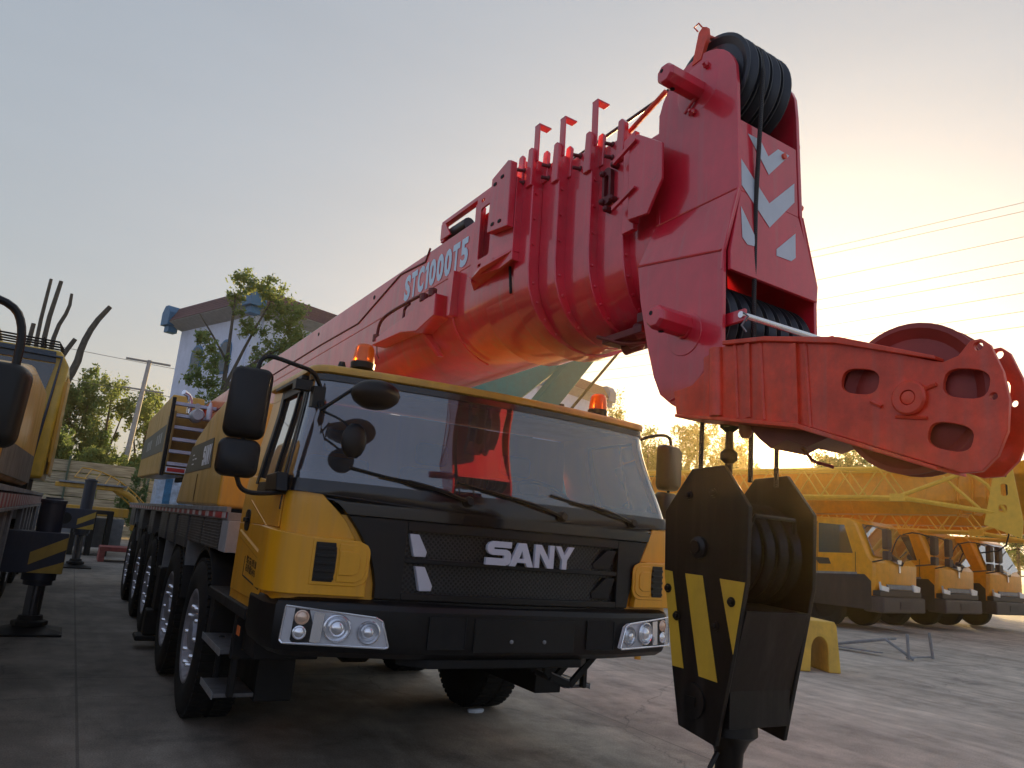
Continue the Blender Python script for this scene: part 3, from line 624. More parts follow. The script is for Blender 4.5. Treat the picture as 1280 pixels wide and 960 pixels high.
for x0, x1 in ((1.90, 2.14), (3.03, 3.25)):
    g = MB(); g.box((x0, 4.079, .985), (x1, 4.083, 1.165)); g.build('bumper_recess', CHS, bump)
    g = MB(); g.tube([(x0, 4.078, 1.165), (x0, 4.078, .985), (x1, 4.078, .985), (x1, 4.078, 1.165)], .004, 6); g.build('recess_trim', BLK, bump)
g = MB(); g.box((2.20, 4.077, .965), (2.93, 4.084, 1.16)); g.build('plate_holder', BLK, bump, bevel=.003)
g = MB()
for x in (2.46, 2.70): g.lathe([(.012, 0), (.012, .008), (.004, .012)], (x, 4.077, 1.03), (0, -1, 0), 10)
g.build('plate_bolt', GRY, bump)
g = MB(); g.prism([(1.8, 4.3), (1.95, 4.15), (3.05, 4.15), (3.2, 4.3)], 'xy', .86, .915); g.build('valance', CHS, bump, bevel=.01)
# headlights : on the slanted corner of the bumper
def hl(side):
    A = Vector((1.16, 4.215, 0)); B = Vector((1.68, 4.10, 0))
    d = (B-A).normalized(); nrm = Vector((d.y, -d.x, 0))
    if nrm.y > 0: nrm = -nrm
    def F(u, z, o):
        p = A+d*u+nrm*(o+.012); x = p.x if side == 0 else 2*2.4775-p.x; return (x, p.y, z)
    poly = [(-.055, 1.188), (.43, 1.150), (.47, 1.13), (.515, .998), (.50, .99), (-.05, .995), (-.065, 1.01)]
    wrap = lambda u, z, o: F(u, z, o) if u >= 0 else (lambda p: (p[0], p[1]+abs(u)*.5, p[2]))(F(u, z, o))
    g = MB(); g.loft([wrap(u, z, .002) for u, z in poly], [wrap(u, z, .008) for u, z in poly]); h = g.build('headlight', mat('lamp reflector', (.80, .80, .84), .38, .25, var=.08), TR, bevel=.002)
    nn = Vector(F(0, 0, 1))-Vector(F(0, 0, 0))
    for (u, z, r, m_) in ((.03, 1.132, .033, ORG), (.025, 1.052, .031, BLK)):
        g = MB(); g.lathe([(r*1.15, 0), (r*1.2, .006), (r, .010), (r*.98, .003)], F(u, z, .008), nn, 24); g.lathe([(r*.96, .002), (r*.9, .006), (r*.3, .016)], F(u, z, .008), nn, 20)
        g.build('side_lamp', [CHR] if m_ is BLK else [mat('clear amber lamp', (.75, .55, .42), .25, .5)], h)
    g = MB(); g.loft([F(u, z, .009) for u, z in ((.095, 1.165), (.15, 1.16), (.14, 1.005), (.085, 1.005))], [F(u, z, .014) for u, z in ((.095, 1.165), (.15, 1.16), (.14, 1.005), (.085, 1.005))]); g.build('reflector_strip', CHR, h)
    for (u, z, r) in ((.225, 1.083, .068), (.40, 1.068, .058)):
        g = MB(); g.lathe([(r*1.08, 0), (r*1.12, .008), (r, .014), (r*.93, .006), (r*.75, -.0), (r*.62, .004), (r*.6, .016), (r*.5, .012), (r*.42, .018), (r*.2, .024)], F(u, z, .008), nn, 36)
        g.build('lamp_bowl', CHR, h)
    g = MB(); g.add([wrap(u, z, .030) for u, z in poly], [tuple(range(len(poly)))]); g.build('lamp_lens', LENS, h)
    g = MB()
    for k in range(len(poly)):
        a, b2 = poly[k], poly[(k+1) % len(poly)]; g.tube([wrap(a[0], a[1], .030), wrap(b2[0], b2[1], .030)], .006, 6)
    g.build('lamp_rim', CHR, h)
hl(0); hl(1)
# steps below the left of the cab
for side in (0, 1):
    mx_ = (lambda x: x) if side == 0 else (lambda x: 2*2.4775-x)
    def bx(mb, a, b): mb.box((mx_(a[0]), a[1], a[2]), (mx_(b[0]), b[1], b[2])); return mb
    g = MB(); bx(g, (1.01, 4.80, 1.03), (1.35, 6.22, 1.10)); bx(g, (1.03, 5.98, .74), (1.3, 6.14, 1.03)); bx(g, (1.10, 4.82, .80), (1.5, 5.2, 1.03)); bx(g, (1.04, 5.18, .74), (1.2, 5.24, 1.03))
    bx(g, (1.06, 5.20, .50), (1.10, 5.26, .80)); bx(g, (1.06, 5.75, .50), (1.10, 5.79, .80)); bx(g, (1.25, 5.3, .45), (1.5, 6.2, 1.03))
    st = g.build('step_frame', CHS, TR, bevel=.01)
    for y0, y1, z in ((5.24, 5.98, .76), (5.26, 5.76, .49)):
        g = MB(); bx(g, (.985, y0, z), (1.24, y1, z+.028)); g.build('step_tread', ALU, st, bevel=.006)
        g = MB(); bx(g, (.980, y0, z-.01), (.9845, y1, z+.034)); g.build('step_edge', GRY, st, bevel=.001)
    g = MB(); bx(g, (1.005, 4.86, .93), (1.0095, 4.94, .985)); g.build('side_marker', ORG, st)
# front grab step under the bumper
g = MB()
for y_ in (4.46, 4.66):
    pl_ = [(2.97, .91), (2.985, .80), (3.03, .745), (3.20, .685), (3.42, .90)]
    for a_, b_ in zip(pl_, pl_[1:]): d_ = Vector((b_[0]-a_[0], 0, b_[1]-a_[1])).normalized(); n_ = Vector((-d_.z, 0, d_.x))*.022; g.loft([(a_[0]-n_.x, y_, a_[1]-n_.z), (b_[0]-n_.x, y_, b_[1]-n_.z), (b_[0]+n_.x, y_, b_[1]+n_.z), (a_[0]+n_.x, y_, a_[1]+n_.z)], [(a_[0]-n_.x, y_+.03, a_[1]-n_.z), (b_[0]-n_.x, y_+.03, b_[1]-n_.z), (b_[0]+n_.x, y_+.03, b_[1]+n_.z), (a_[0]+n_.x, y_+.03, a_[1]+n_.z)])
fs_ = g.build('front_step', CHS, TR, bevel=.003)
g = MB(); g.loft([(3.04, 4.47, .755), (3.20, 4.47, .70), (3.20, 4.68, .70), (3.04, 4.68, .755)], [(3.04, 4.47, .775), (3.20, 4.47, .72), (3.20, 4.68, .72), (3.04, 4.68, .775)]); g.build('step_tread', ALU, fs_)
# mirrors
def rbox(g, c, hx, hy, hz, rot=None, r=.05):
    pl = rrect(-hx, -hz, hx, hz, min(r, hx*.8, hz*.8), 5); rg = []
    for sc, y in ((.86, -hy), (.97, -hy*.6), (1, 0), (1, hy*.9), (.95, hy)):
        rg.append([tuple(Vector(c)+(rot@Vector((p*sc, y, q*sc)) if rot else Vector((p*sc, y, q*sc)))) for p, q in pl])
    g.rings(rg)
rot = Matrix.Rotation(R(-12), 3, 'Z')@Matrix.Rotation(R(1), 3, 'Y')
g = MB(); rbox(g, (.745, 4.28, 2.265), .112, .055, .20, rot); m1 = g.build('wing_mirror', BLK, TR, bevel=0, ang=60)
g = MB(); g.prism(rrect(-.09+.745, -.175+2.265, .09+.745, .175+2.265, .04), 'xz', 4.338, 4.342); g.build('mirror_glass', SMIR, m1)
g = MB(); rbox(g, (.735, 4.28, 1.955), .112, .05, .105, rot); m2 = g.build('wing_mirror', BLK, TR, ang=60)
g = MB(); g.tube([(1.16, 4.38, 2.44), (1.10, 4.34, 2.52), (.98, 4.3, 2.53), (.83, 4.29, 2.555), (.78, 4.29, 2.53), (.765, 4.29, 2.44)], .013, 8, 2); g.tube([(.75, 4.28, 2.07), (.745, 4.28, 2.04)], .012)
g.tube([(.745, 4.29, 1.86), (.78, 4.29, 1.78), (.88, 4.30, 1.77), (1.05, 4.36, 1.80)], .013, 8, 2); g.box((1.0, 4.33, 2.40), (1.10, 4.40, 2.46)); g.build('mirror_arm', BLK, m1)
g = MB(); g.prism([(4.30, 1.80), (4.60, 1.80), (4.60, 1.90), (4.35, 1.91)], 'yz', .97, 1.04); g.build('mirror_bracket', BLK, TR, bevel=.01)
rotr = Matrix.Rotation(R(14), 3, 'Z')
g = MB(); rbox(g, (4.02, 4.46, 2.30), .105, .055, .18, rotr); m3 = g.build('wing_mirror', BLK, TR, ang=60)
g = MB(); rbox(g, (4.01, 4.46, 2.00), .10, .05, .105, rotr); g.build('wing_mirror', BLK, TR, ang=60)
g = MB(); g.tube([(3.73, 4.55, 2.47), (3.80, 4.5, 2.52), (3.95, 4.47, 2.56), (4.02, 4.46, 2.54), (4.03, 4.46, 2.46)], .013, 8, 2); g.tube([(4.02, 4.46, 2.13), (4.02, 4.46, 2.08)], .012); g.tube([(4.01, 4.46, 1.91), (3.98, 4.47, 1.86), (3.84, 4.56, 1.85)], .012, 8, 1); g.build('mirror_arm', BLK, m3)
# round front mirrors on a bent arm
g = MB(); rt = Matrix.Rotation(R(-18), 3, 'X')
def lens(mb, c, rx, ry, rz, rot):
    rg = []
    for k in range(1, 8):
        a = math.pi*k/8; rg.append([tuple(Vector(c)+rot@Vector((rx*math.sin(a)*math.cos(t), ry*math.sin(a)*math.sin(t), rz*math.cos(a)))) for t in [2*math.pi*i/24 for i in range(24)]])
    mb.rings(rg)
lens(g, (1.385, 4.02, 2.385), .145, .11, .082, rt); fm = g.build('front_mirror', BLK, TR, ang=60)
g = MB(); lens(g, (1.315, 4.09, 2.115), .075, .035, .105, Matrix.Identity(3)); g.build('front_mirror', BLK, TR, ang=60)
g = MB(); g.tube([(1.13, 4.26, 2.33), (1.13, 4.20, 2.275), (1.29, 4.05, 2.43), (1.37, 4.03, 2.445)], .011, 8); g.tube([(1.14, 4.23, 2.28), (1.25, 4.14, 2.23), (1.31, 4.12, 2.17)], .007, 6, 2); g.box((1.09, 4.25, 2.30), (1.16, 4.32, 2.42)); g.build('mirror_arm', BLK, fm)
# beacons on the roof
for bx_, by_ in ((1.44, 4.50), (3.33, 4.52)):
    g = MB(); g.lathe([(.03, 0), (.045, .03), (.075, .04), (.078, .075), (.062, .085)], (bx_, by_, 2.585), (0, 0, 1), 28); b = g.build('beacon', BLK, TR)
    g = MB(); g.lathe([(.070, .08), (.070, .10), (.062, .17), (.05, .195), (.02, .205)], (bx_, by_, 2.585), (0, 0, 1), 28); g.build('beacon_lens', AMB, b, ang=50)
    g = MB(); g.lathe([(.022, .08), (.02, .15)], (bx_, by_, 2.585), (0, 0, 1), 12); g.build('beacon_lamp', CHR, b)
for bx_, by_ in ((1.30, 4.48), (3.48, 4.55), (2.95, 4.45)):
    g = MB(); g.lathe([(.02, 0), (.025, .03), (.018, .055)], (bx_, by_, 2.585), (0, 0, 1), 14); g.build('roof_marker', BLK, TR)

# ---- chassis, wheels
g = MB(); g.box((1.75, 5.3, .78), (2.05, 18.5, 1.02)); g.box((2.93, 5.3, .78), (3.23, 18.5, 1.02)); g.box((1.5, 6.05, 1.0), (3.48, 18.5, 1.55)); g.box((1.6, 9.9, .45), (3.4, 10.5, 1.1)); g.box((2.1, 5.2, .8), (2.9, 6.4, 1.2))
for y in (6.95, 8.75, 11.3, 13.1, 15.3): g.cyl((1.4, y, .62), (3.6, y, .62), .09); g.lathe([(.1, -.25), (.22, -.1), (.22, .1), (.1, .25)], (2.49, y, .62), (1, 0, 0), 16)
fr_ = g.build('chassis', CHS, TR, bevel=.01)
g = MB(); g.box((1.04, 6.06, 1.60), (3.94, 17.6, 1.66)); dk = g.build('deck', GRY, TR, bevel=.004)
RW = stripes('red white reflective tape', (.38, .02, .03), (.62, .6, .58), (0, 1, 0), .42, .55)
for xs in (1.034, 3.94):
    g = MB(); g.box((xs, 6.10, 1.615), (xs+.006, 17.5, 1.665)); g.build('reflective_tape', RW, dk)
g = MB(); g.box((1.026, 6.08, 1.66), (1.06, 17.55, 1.70)); g.box((3.92, 6.08, 1.66), (3.954, 17.55, 1.70)); g.build('deck_edge', GRY, dk, bevel=.003)
g = MB(); g.box((1.0295, 6.30, 1.612), (1.0335, 6.60, 1.668)); g.build('red_reflector', REDL, dk)
TP = mat('ribbed plate', (.10, .10, .105), .4, .5, var=.3, dirt=.4)
for y0, y1 in ((6.34, 7.25), (7.30, 8.15), (8.3, 9.1), (9.3, 10.0), (10.2, 11.0), (11.9, 12.6), (13.8, 14.6), (15.8, 16.9)):
    g = MB(); g.box((1.05, y0, 1.36 if y0 < 8.2 else 1.28), (1.45, y1, 1.595))
    n_ = int((y1-y0)/.05)
    for k in range(9): z = 1.375+k*.024; g.box((1.042, y0+.01, z), (1.05, y1-.01, z+.008))
    g.build('side_box', TP, fr_, bevel=.003)
g = MB(); g.box((1.045, 6.02, 1.36), (1.30, 6.30, 1.598)); g.build('corner_box', mat('pale grey steel', (.42, .44, .46), .45, .3, dirt=.3), fr_, bevel=.004)
for y0 in (8.2, 9.15, 10.1, 11.1, 12.7, 14.7, 15.7):
    for xs in (1.07,): g = MB(); g.box((xs, y0, .95), (xs+.35, y0+.08, 1.6)); g.build('guard_bracket', GRY, fr_, bevel=.004)
g = MB(); g.box((.90, 10.0, .10), (1.30, 10.35, .16)); g.box((.98, 10.05, .16), (1.25, 10.3, .45)); g.box((1.05, 9.98, .45), (1.6, 10.35, .95)); g.build('outrigger_foot', CHS, TR, bevel=.02)
g = MB(); g.box((1.08, 11.95, .55), (1.5, 12.45, 1.3)); g.box((1.08, 14.0, .5), (1.5, 14.5, 1.3)); g.build('tool_box', CHS, fr_, bevel=.02)
for y in (6.95, 8.75, 11.3, 13.1, 15.3):
    for xs in (1.06, 3.5):
        g = MB(); o = [(y+.74*math.cos(a), .62+.74*math.sin(a)) for a in [R(15+150*i/14) for i in range(15)]]; i_ = [(y+.71*math.cos(a), .62+.71*math.sin(a)) for a in [R(165-150*i/14) for i in range(15)]]
        g.prism(o+i_, 'yz', xs, xs+.42); g.build('mudguard', CHS, fr_)
def wheel(parent, loc, sgn):
    """axis along x; outer face towards sgn*x"""
    c = loc; g = MB(); Rt = .625; wv = .38
    prof = [(.36, -.17), (.40, -.19), (.50, -.20), (.58, -.185), (Rt-.012, -.16), (Rt, -.13), (Rt, .13), (Rt-.012, .16), (.58, .185), (.50, .20), (.40, .19), (.36, .17), (.34, .15), (.34, -.15)]
    g.lathe(prof, c, (sgn, 0, 0), 72)
    for k in range(60):
        a = 2*math.pi*k/60
        for s_ in (-1, 1):
            m_ = Matrix.Rotation(a+(.05 if s_ > 0 else 0), 3, 'X'); p = [Vector((x, y, z)) for x in (s_*.02, s_*.168) for y in (-.020, .020) for z in (Rt-.02, Rt+.012)]
            vv = [tuple(Vector(c)+m_@q) for q in p]; g.add(vv, [(0, 1, 3, 2), (4, 6, 7, 5), (0, 4, 5, 1), (2, 3, 7, 6), (0, 2, 6, 4), (1, 5, 7, 3)])
    g.build('tyre', RUB, parent, ang=40)
    g = MB(); g.lathe([(.345, -.15), (.345, .145), (.372, .172), (.378, .18), (.365, .186), (.345, .175), (.325, .12), (.30, .085), (.27, .10), (.20, .115), (.19, .10), (.19, .06), (.1, .05)], c, (sgn, 0, 0), 48)
    rim = g.build('rim', STL, parent, ang=35)
    g = MB()
    for k in range(8):
        a = 2*math.pi*(k+.5)/8; p = Vector(c)+Vector((sgn*.098, .285*math.cos(a), .285*math.sin(a))); g.lathe([(.022, -.004), (.023, .004), (.018, .005)], p, (sgn, 0, 0), 14)
    g.build('rim_hole', CHS, parent)
    g = MB(); g.lathe([(.175, .05), (.175, .115), (.16, .13), (.12, .135), (.11, .175), (.08, .185), (.05, .185)], c, (sgn, 0, 0), 28); hub = g.build('hub', STL, parent, ang=35)
    g = MB()
    for k in range(10):
        a = 2*math.pi*k/10; p = Vector(c)+Vector((sgn*.105, .235*math.cos(a), .235*math.sin(a))); g.lathe([(.022, 0), (.024, .012), (.018, .02), (.018, .075), (.012, .085)], p, (sgn, 0, 0), 10)
    g.build('wheel_nut', CHR, parent)
w0 = bpy.data.objects.new('wheel', None); COL.objects.link(w0); w0.parent = TR; w0.location = (1.22-2.49, 6.95-8, .625); wheel(w0, (1.22, 6.95, .625), -1)
for y in (6.95, 8.75, 11.3, 13.1, 15.3):
    for x, fl_ in ((1.22, 0), (3.79, 1)):
        if y == 6.95 and x == 1.22: continue
        c = copytree(w0, TR); c.location = (x-2.49, y-8, .625)
        if fl_: c.rotation_euler = (0, 0, math.pi)

# ---- superstructure
g = MB(); hs_ = [(7.30, 1.70), (10.55, 1.72), (9.90, 2.34), (9.50, 2.50), (8.65, 2.66), (7.65, 2.78), (7.40, 2.74), (7.32, 2.55)]
g.prism(hs_, 'yz', 1.14, 2.02); eng = g.build('engine_cover', YEL2, TR, bevel=.035, seg=3)
g = MB(); g.prism([(9.70, 2.40), (8.10, 2.40), (8.04, 2.09), (10.02, 2.09)], 'yz', 1.132, 1.1385); dcl = g.build('badge', mat('dark green decal', (.05, .055, .045), .5), eng)
g = MB(); y = 8.66
for ch in 'SANY':
    yy = y; h = MB(); h.plate([(yy-p*.12, 2.13+q*.21) for p, q in LET[ch]], [[(yy-.41*.12, 2.13+.34*.21), (yy-.59*.12, 2.13+.34*.21), (yy-.5*.12, 2.13+.66*.21)]] if ch == 'A' else [], 'yz', 1.129, 1.1315); g.add(h.v, h.f); y -= .14
g.build('badge_lettering', WHT, eng)
text('badge_lettering', '三一', (1.1315, 9.5, 2.17), (0, -1, 0), (0, 0, 1), .35, .12, WHT, eng, .001, .01)
g = MB(); g.tube([(1.136, 8.9, 1.75), (1.136, 8.9, 2.05)], .004, 4); g.build('panel_seam', CHS, eng)
# turntable, upper frame, rear housing with counterweight
g = MB(); g.cyl((2.45, 11.6, 1.66), (2.45, 11.6, 1.95), .95, n=40); g.box((1.95, 9.6, 1.9), (2.92, 17.5, 2.25)); g.box((1.8, 12.6, 2.2), (1.88, 17.5, 2.9)); g.build('turntable', CHS, TR, bevel=.01)
g = MB(); g.prism([(14.1, 2.22), (19.6, 2.30), (19.0, 3.60), (14.3, 3.64)], 'yz', 1.2, 1.74); rh = g.build('rear_housing', YEL2, TR, bevel=.03)
g = MB(); g.prism([(14.14, 2.62), (19.4, 2.70), (19.2, 3.14), (14.2, 3.10)], 'yz', 1.193, 1.1985); bnd = g.build('dark_band', MATS['dark green decal'], rh)
g = MB()
for yy in (14.9, 17.0):
    for k in range(3): g.box((1.190, yy+k*.38, 2.80), (1.1925, yy+k*.38+.22, 3.0))
g.build('band_lettering', mat('grey lettering', (.3, .31, .3), .5), rh)
g = MB()
for z in (2.60, 3.11): g.box((1.188, 14.02, z), (1.192, 14.3, z+.05))
g.build('blue_tape', mat('blue tape', (.02, .06, .5), .4), rh)
g = MB(); g.box((2.9, 12.2, 2.0), (3.75, 19.4, 3.3)); g.build('rear_housing', YEL2, TR, bevel=.03)
# ladder wall facing forward
g = MB(); g.box((1.16, 12.9, 2.24), (1.80, 14.0, 2.26))
for k in range(5): g.box((1.18, 12.98+k*.18, 2.26), (1.80, 13.9, 2.26+.22*(k)+.12))
g.box((1.16, 12.95, 2.2), (1.19, 13.95, 3.2)); g.build('ladder_housing', mat('ochre panel', (.30, .17, .03), .5, dirt=.4), TR, bevel=.004)
g = MB(); g.tube([(1.12, 12.9, 2.15), (1.13, 13.05, 3.42)], .03, 8); g.tube([(1.145, 13.1, 2.2), (1.15, 13.2, 3.3)], .02, 8); g.build('handrail', CHS, TR)
for k in range(6):
    z = 2.34+k*.20; yy = 12.86+k*.055; g = MB(); g.box((1.17, yy, z-.022), (1.80, yy+.12, z+.03)); g.build('ladder_step', mat('pale step', (.45, .47, .58), .4, .3), TR, bevel=.005)
g = MB(); g.box((1.16, 12.82, 2.20), (1.82, 12.86, 2.29)); pl_ = g.build('tail_plate', WHT, TR); g = MB(); g.box((1.18, 12.815, 2.215), (1.44, 12.8195, 2.275)); g.build('red_reflector', REDL, pl_)
g = MB(); g.tube([(1.40, 13.3, 3.22), (1.40, 13.3, 3.42), (1.36, 13.28, 3.52), (1.26, 13.2, 3.55)], .042, 14, 2); g.build('exhaust_pipe', CHR, TR, ang=50)
g = MB(); g.lathe([(.10, 0), (.11, .02), (.105, .3), (.08, .34)], (1.50, 13.2, 3.17), (0, -1, 0), 28); g.lathe([(.05, 0), (.05, .02)], (1.47, 12.86, 3.3), (0, -1, 0), 12); g.build('air_filter', mat('white enamel', (.45, .47, .50), .3), TR)
g = MB(); g.cyl((1.68, 13.0, 3.12), (1.68, 13.0, 3.34), .045); g.cyl((1.68, 13.0, 3.34), (1.68, 13.0, 3.42), .035, .015); g.build('filter_canister', WHT, TR, bevel=.01)
g = MB(); g.cyl((1.88, 12.9, 3.0), (2.0, 13.0, 3.5), .09); g.build('hydraulic_tank', RED2, TR, bevel=.01)

# ================================================================== BOOM
Ob = Vector((2.76, 3.68, 3.5475)); bv = Vector((.04942, -.99779, .0445)); sv = Vector((.99878, .04947, 0)); uv = Vector((-.0022, .04444, .99901))
def BT(l, t, v): return tuple(Ob+bv*t+sv*l+uv*v)      # lateral, along, up
def usec(hw, top, side_bot, bot, n=14, ch=.05):
    """U-shaped boom section as list of (lat, v)"""
    p = [(-hw+ch, top), (-hw, top-ch), (-hw, side_bot)]
    for i in range(1, n):
        a = math.pi*i/n; p.append((-hw*math.cos(a), side_bot-(side_bot-bot)*math.sin(a)**.85))
    p += [(hw, side_bot), (hw, top-ch), (hw-ch, top)]
    return p
boom = None
def section(name, hw, top, sb_, bot, t0, t1, m_=RED, bevel=.006, parent=None):
    g = MB(BT); sec = usec(hw, top, sb_, bot); g.rings([[(l, t0, v) for l, v in sec], [(l, t1, v) for l, v in sec]]); return g.build(name, m_, parent or TR, bevel=bevel, ang=30)
boom = section('boom', .48, .50, -.16, -.56, -11.2, -.36)
collar_data = [(.505, .60, -.18, -.665, -.42, -.245), (.425, .585, -.16, -.655, -.245, -.065), (.350, .575, -.15, -.65, -.09, .175), (.285, .57, -.14, -.645, .16, .41)]
for k, (hw, top, sb_, bot, t0, t1) in enumerate(collar_data):
    sec_p = section('boom_section', hw-.035, top-.07, sb_, bot+.05, t0-.4, t1-.02, RED, parent=TR)
    g = MB(BT); sec = usec(hw, top, sb_, bot, ch=.03); inn_ = None
    g.rings([[(l, t0, v) for l, v in sec], [(l, t1, v) for l, v in sec]]); g.build('collar', RED, sec_p, bevel=.008)
    # upright fin plates + studs + flat hook on the top
    g = MB(BT)
    g.prism([(t0-.02, top-.15), (t0+.055, top-.15), (t0+.06, top+.06), (t0+.04, top+.085), (t0, top+.08)], 'yz', -hw-.012, -hw+.012)
    g.prism([(t1-.07, top-.2), (t1+.0, top-.2), (t1+.01, top+.05), (t1-.015, top+.085), (t1-.05, top+.08)], 'yz', -hw-.02, -hw+.02)
    g.build('guide_fin', RED, sec_p, bevel=.008)
    g = MB(BT)
    for dv in (-.04, -.13): g.lathe([(.018, -.06), (.02, 0), (.012, .01), (.012, .05)], (-hw-.0, t1-.12, top+dv), (-1, -.35, 0), 10)
    g.build('adjuster_bolt', DRED, sec_p)
    if k < 3 or True:
        hh = (.26, .27, .31, .0)[k]
        if hh:
            tt = t1-.02
            g = MB(BT); g.box((-hw+.01, tt-.01, top-.02), (-hw+.02, tt+.045, top+hh)); g.box((-hw+.01, tt-.012, top+hh-.012), (-hw+.11, tt+.045, top+hh)); g.build('rope_guard', RED, sec_p, bevel=.002)
    g = MB(BT)
    for a in (-75, -50, -25, 10, 40):
        if a < 0:
            th = R(180+a); l_ = -hw*math.cos(math.pi*(1-(-a)/90*.5)) if 0 else -hw*math.cos(R(90+a)*1); 
    for j in range(6):
        al = math.pi*(.06+.085*j); l_ = -hw*math.cos(al)*.97; v_ = sb_-(sb_-bot)*math.sin(al)**.85; g.lathe([(.010, 0), (.010, .007), (.005, .010)], (l_*.95, t1, v_+.02), (0, 1, 0), 8)
    for j in range(3): g.lathe([(.012, 0), (.012, .01)], (-hw+.03, t1, top-.25-.18*j), (0, 1, 0), 8)
    g.build('flange_bolt', RED, sec_p)
# inner section end before the head
section('boom_section', .232, .50, -.12, -.58, .3, .655)
# wear pad bracket + bolts on last collar
g = MB(BT); hwk = .285
g.prism([(.53, .42), (.60, .42), (.80, .27), (.80, .05), (.69, -.12), (.53, -.10)], 'yz', -hwk-.075, -hwk-.055); g.prism([(.43, .47), (.53, .50), (.53, -.14), (.43, -.14)], 'yz', -hwk-.03, -hwk+.01)
g.prism([(.52, .42), (.54, .42), (.54, -.10), (.52, -.10)], 'yz', -hwk-.056, -hwk+.01); wb = g.build('wear_pad_housing', RED, TR, bevel=.006)
g = MB(BT)
for v_ in (.30, .0): g.prism([(.41, v_), (.60, v_+.07), (.60, v_+.085), (.41, v_+.03)], 'yz', -hwk-.095, -hwk-.0745)
g.build('stiffener', RED, wb, bevel=.002)
g = MB(BT); g.plate(rrect(.24, .12, .32, .36, .035), [rrect(.26, .17, .30, .31, .015)], 'yz', -hwk-.030, -hwk-.0)
for t_, v_ in ((.25, .33), (.35, .35), (.25, .14), (.34, .13), (.29, .08)): g.lathe([(.02, 0), (.02, .04), (.01, .05)], (-hwk-.005, t_, v_), (-1, 0, 0), 8)
g.build('clamp', DRED, wb)
# hose under last collars (valves)
g = MB(BT)
for t_, l_, v_, r_ in ((.42, -.10, -.66, .05), (.50, .02, -.66, .045), (.30, -.05, -.69, .04), (.60, -.14, -.60, .05), (.2, .0, -.70, .04)): g.lathe([(r_, -.06), (r_, .06), (r_*.6, .08)], (l_, t_, v_), (.3, 1, .2), 10)
g.box((-.16, .1, -.70), (.1, .45, -.655)); g.box((-.2, .45, -.66), (.0, .62, -.60)); g.tube([(-.2, .1, -.66), (-.1, .3, -.74), (.0, .5, -.70), (-.05, .66, -.6)], .014, 6, 2); g.build('hydraulic_fitting', DRED, TR, bevel=.006)
# markings + seam + beads on base section
tt = -2.215
for ch_, cw_ in zip('STC1000T5', (.128, .122, .128, .075, .128, .128, .128, .122, .128)):
    if ch_ == '1':
        w_ = cw_-.012; pl_ = [(.42, 0), (1, 0), (1, 1), (.55, 1), (0, .84), (0, .68), (.42, .76)]; g = MB(); g.add([BT(-.4835, tt+a_*w_, .125+b_*.235) for a_, b_ in pl_], [tuple(range(7))]); g.build('model_marking', DEC, boom)
    else: text('model_marking', ch_, BT(-.4815, tt, .125), bv, uv, cw_-.012, .235, DEC, boom, .002, .045)
    tt += cw_+.004
g = MB(BT); g.box((-.484, -11.1, .100), (-.48, -.9, .106)); g.build('seam', RED2, boom)
bead = [(-11, .20), (-4.372, .214), (-3.267, .193), (-2.337, .423), (-1.842, .384), (-1.773, .484)]
g = MB(BT); g.tube([(-.482, t, v) for t, v in bead], .009, 6); g.build('hose_line', DRED, boom)
g = MB(BT); g.tube([(-.495, -.48, -.10), (-.50, -.44, -.3)], .01); g.prism(circ(-2.92, .37, .022, 12), 'yz', -.483, -.479); g.prism(circ(-4.5, .37, .022, 12), 'yz', -.483, -.479); g.build('drain_hole', CHS, boom)
# big slotted bracket on the base section
g = MB(BT)
hol = [rrect(-.82, .04, -.67, .44, .02)]+[rrect(a-.022, c-.012, a+.022, c+.012, .01, 3) for a, c in ((-.80, .50), (-.56, .485), (-.79, -.01), (-.60, -.03), (-.62, .50))]
g.plate([(-.92, -.06), (-.52, -.12), (-.36, -.10), (-.36, .50), (-.62, .56), (-.88, .54)], hol, 'yz', -.56, -.545)
g.box((-.56, -.90, -.10), (-.48, -.885, .50)); g.box((-.56, -.38, -.1), (-.48, -.365, .5)); bk = g.build('slotted_bracket', RED, boom, bevel=.003)
g = MB(BT); g.prism([(-.62, .16), (-.36, .12), (-.36, .60), (-.40, .62), (-.60, .56)], 'yz', -.615, -.562); sbx = g.build('bracket_box', RED, boom, bevel=.006)
g = MB(BT)
for t_, v_ in ((-.55, .50), (-.46, .52), (-.55, .20), (-.46, .19)): g.prism(rrect(t_-.02, v_-.012, t_+.02, v_+.012, .01, 3), 'yz', -.6185, -.6152)
g.build('bolt_slot', CHS, boom)
g = MB(BT); g.loft([(-.48, -.98, -.11), (-.56, -.90, -.07), (-.62, -.66, -.07), (-.56, -.36, -.02), (-.48, -.36, -.02)], [(-.48, -.98, -.125), (-.56, -.90, -.085), (-.62, -.66, -.09), (-.56, -.36, -.04), (-.48, -.36, -.04)]); g.build('bracket_shelf', RED, boom, bevel=.002)
# top rail & hose reel
g = MB(BT); g.box((-.47, -1.62, .63), (-.42, -.40, .665)); g.box((-.47, -1.62, .48), (-.43, -1.57, .65)); g.box((-.47, -.62, .48), (-.44, -.58, .64)); g.prism([(-1.62, .5), (-1.45, .5), (-1.56, .64), (-1.62, .64)], 'yz', -.475, -.46); g.build('top_rail', RED, boom, bevel=.003)
g = MB(BT); g.tube([(-.40, -1.6, .56), (-.40, -1.28, .55)], .05, 12); g.tube([(-.3, -1.6, .53), (-.3, -1.2, .53)], .05, 12); g.build('hose_bundle', SHV, boom)
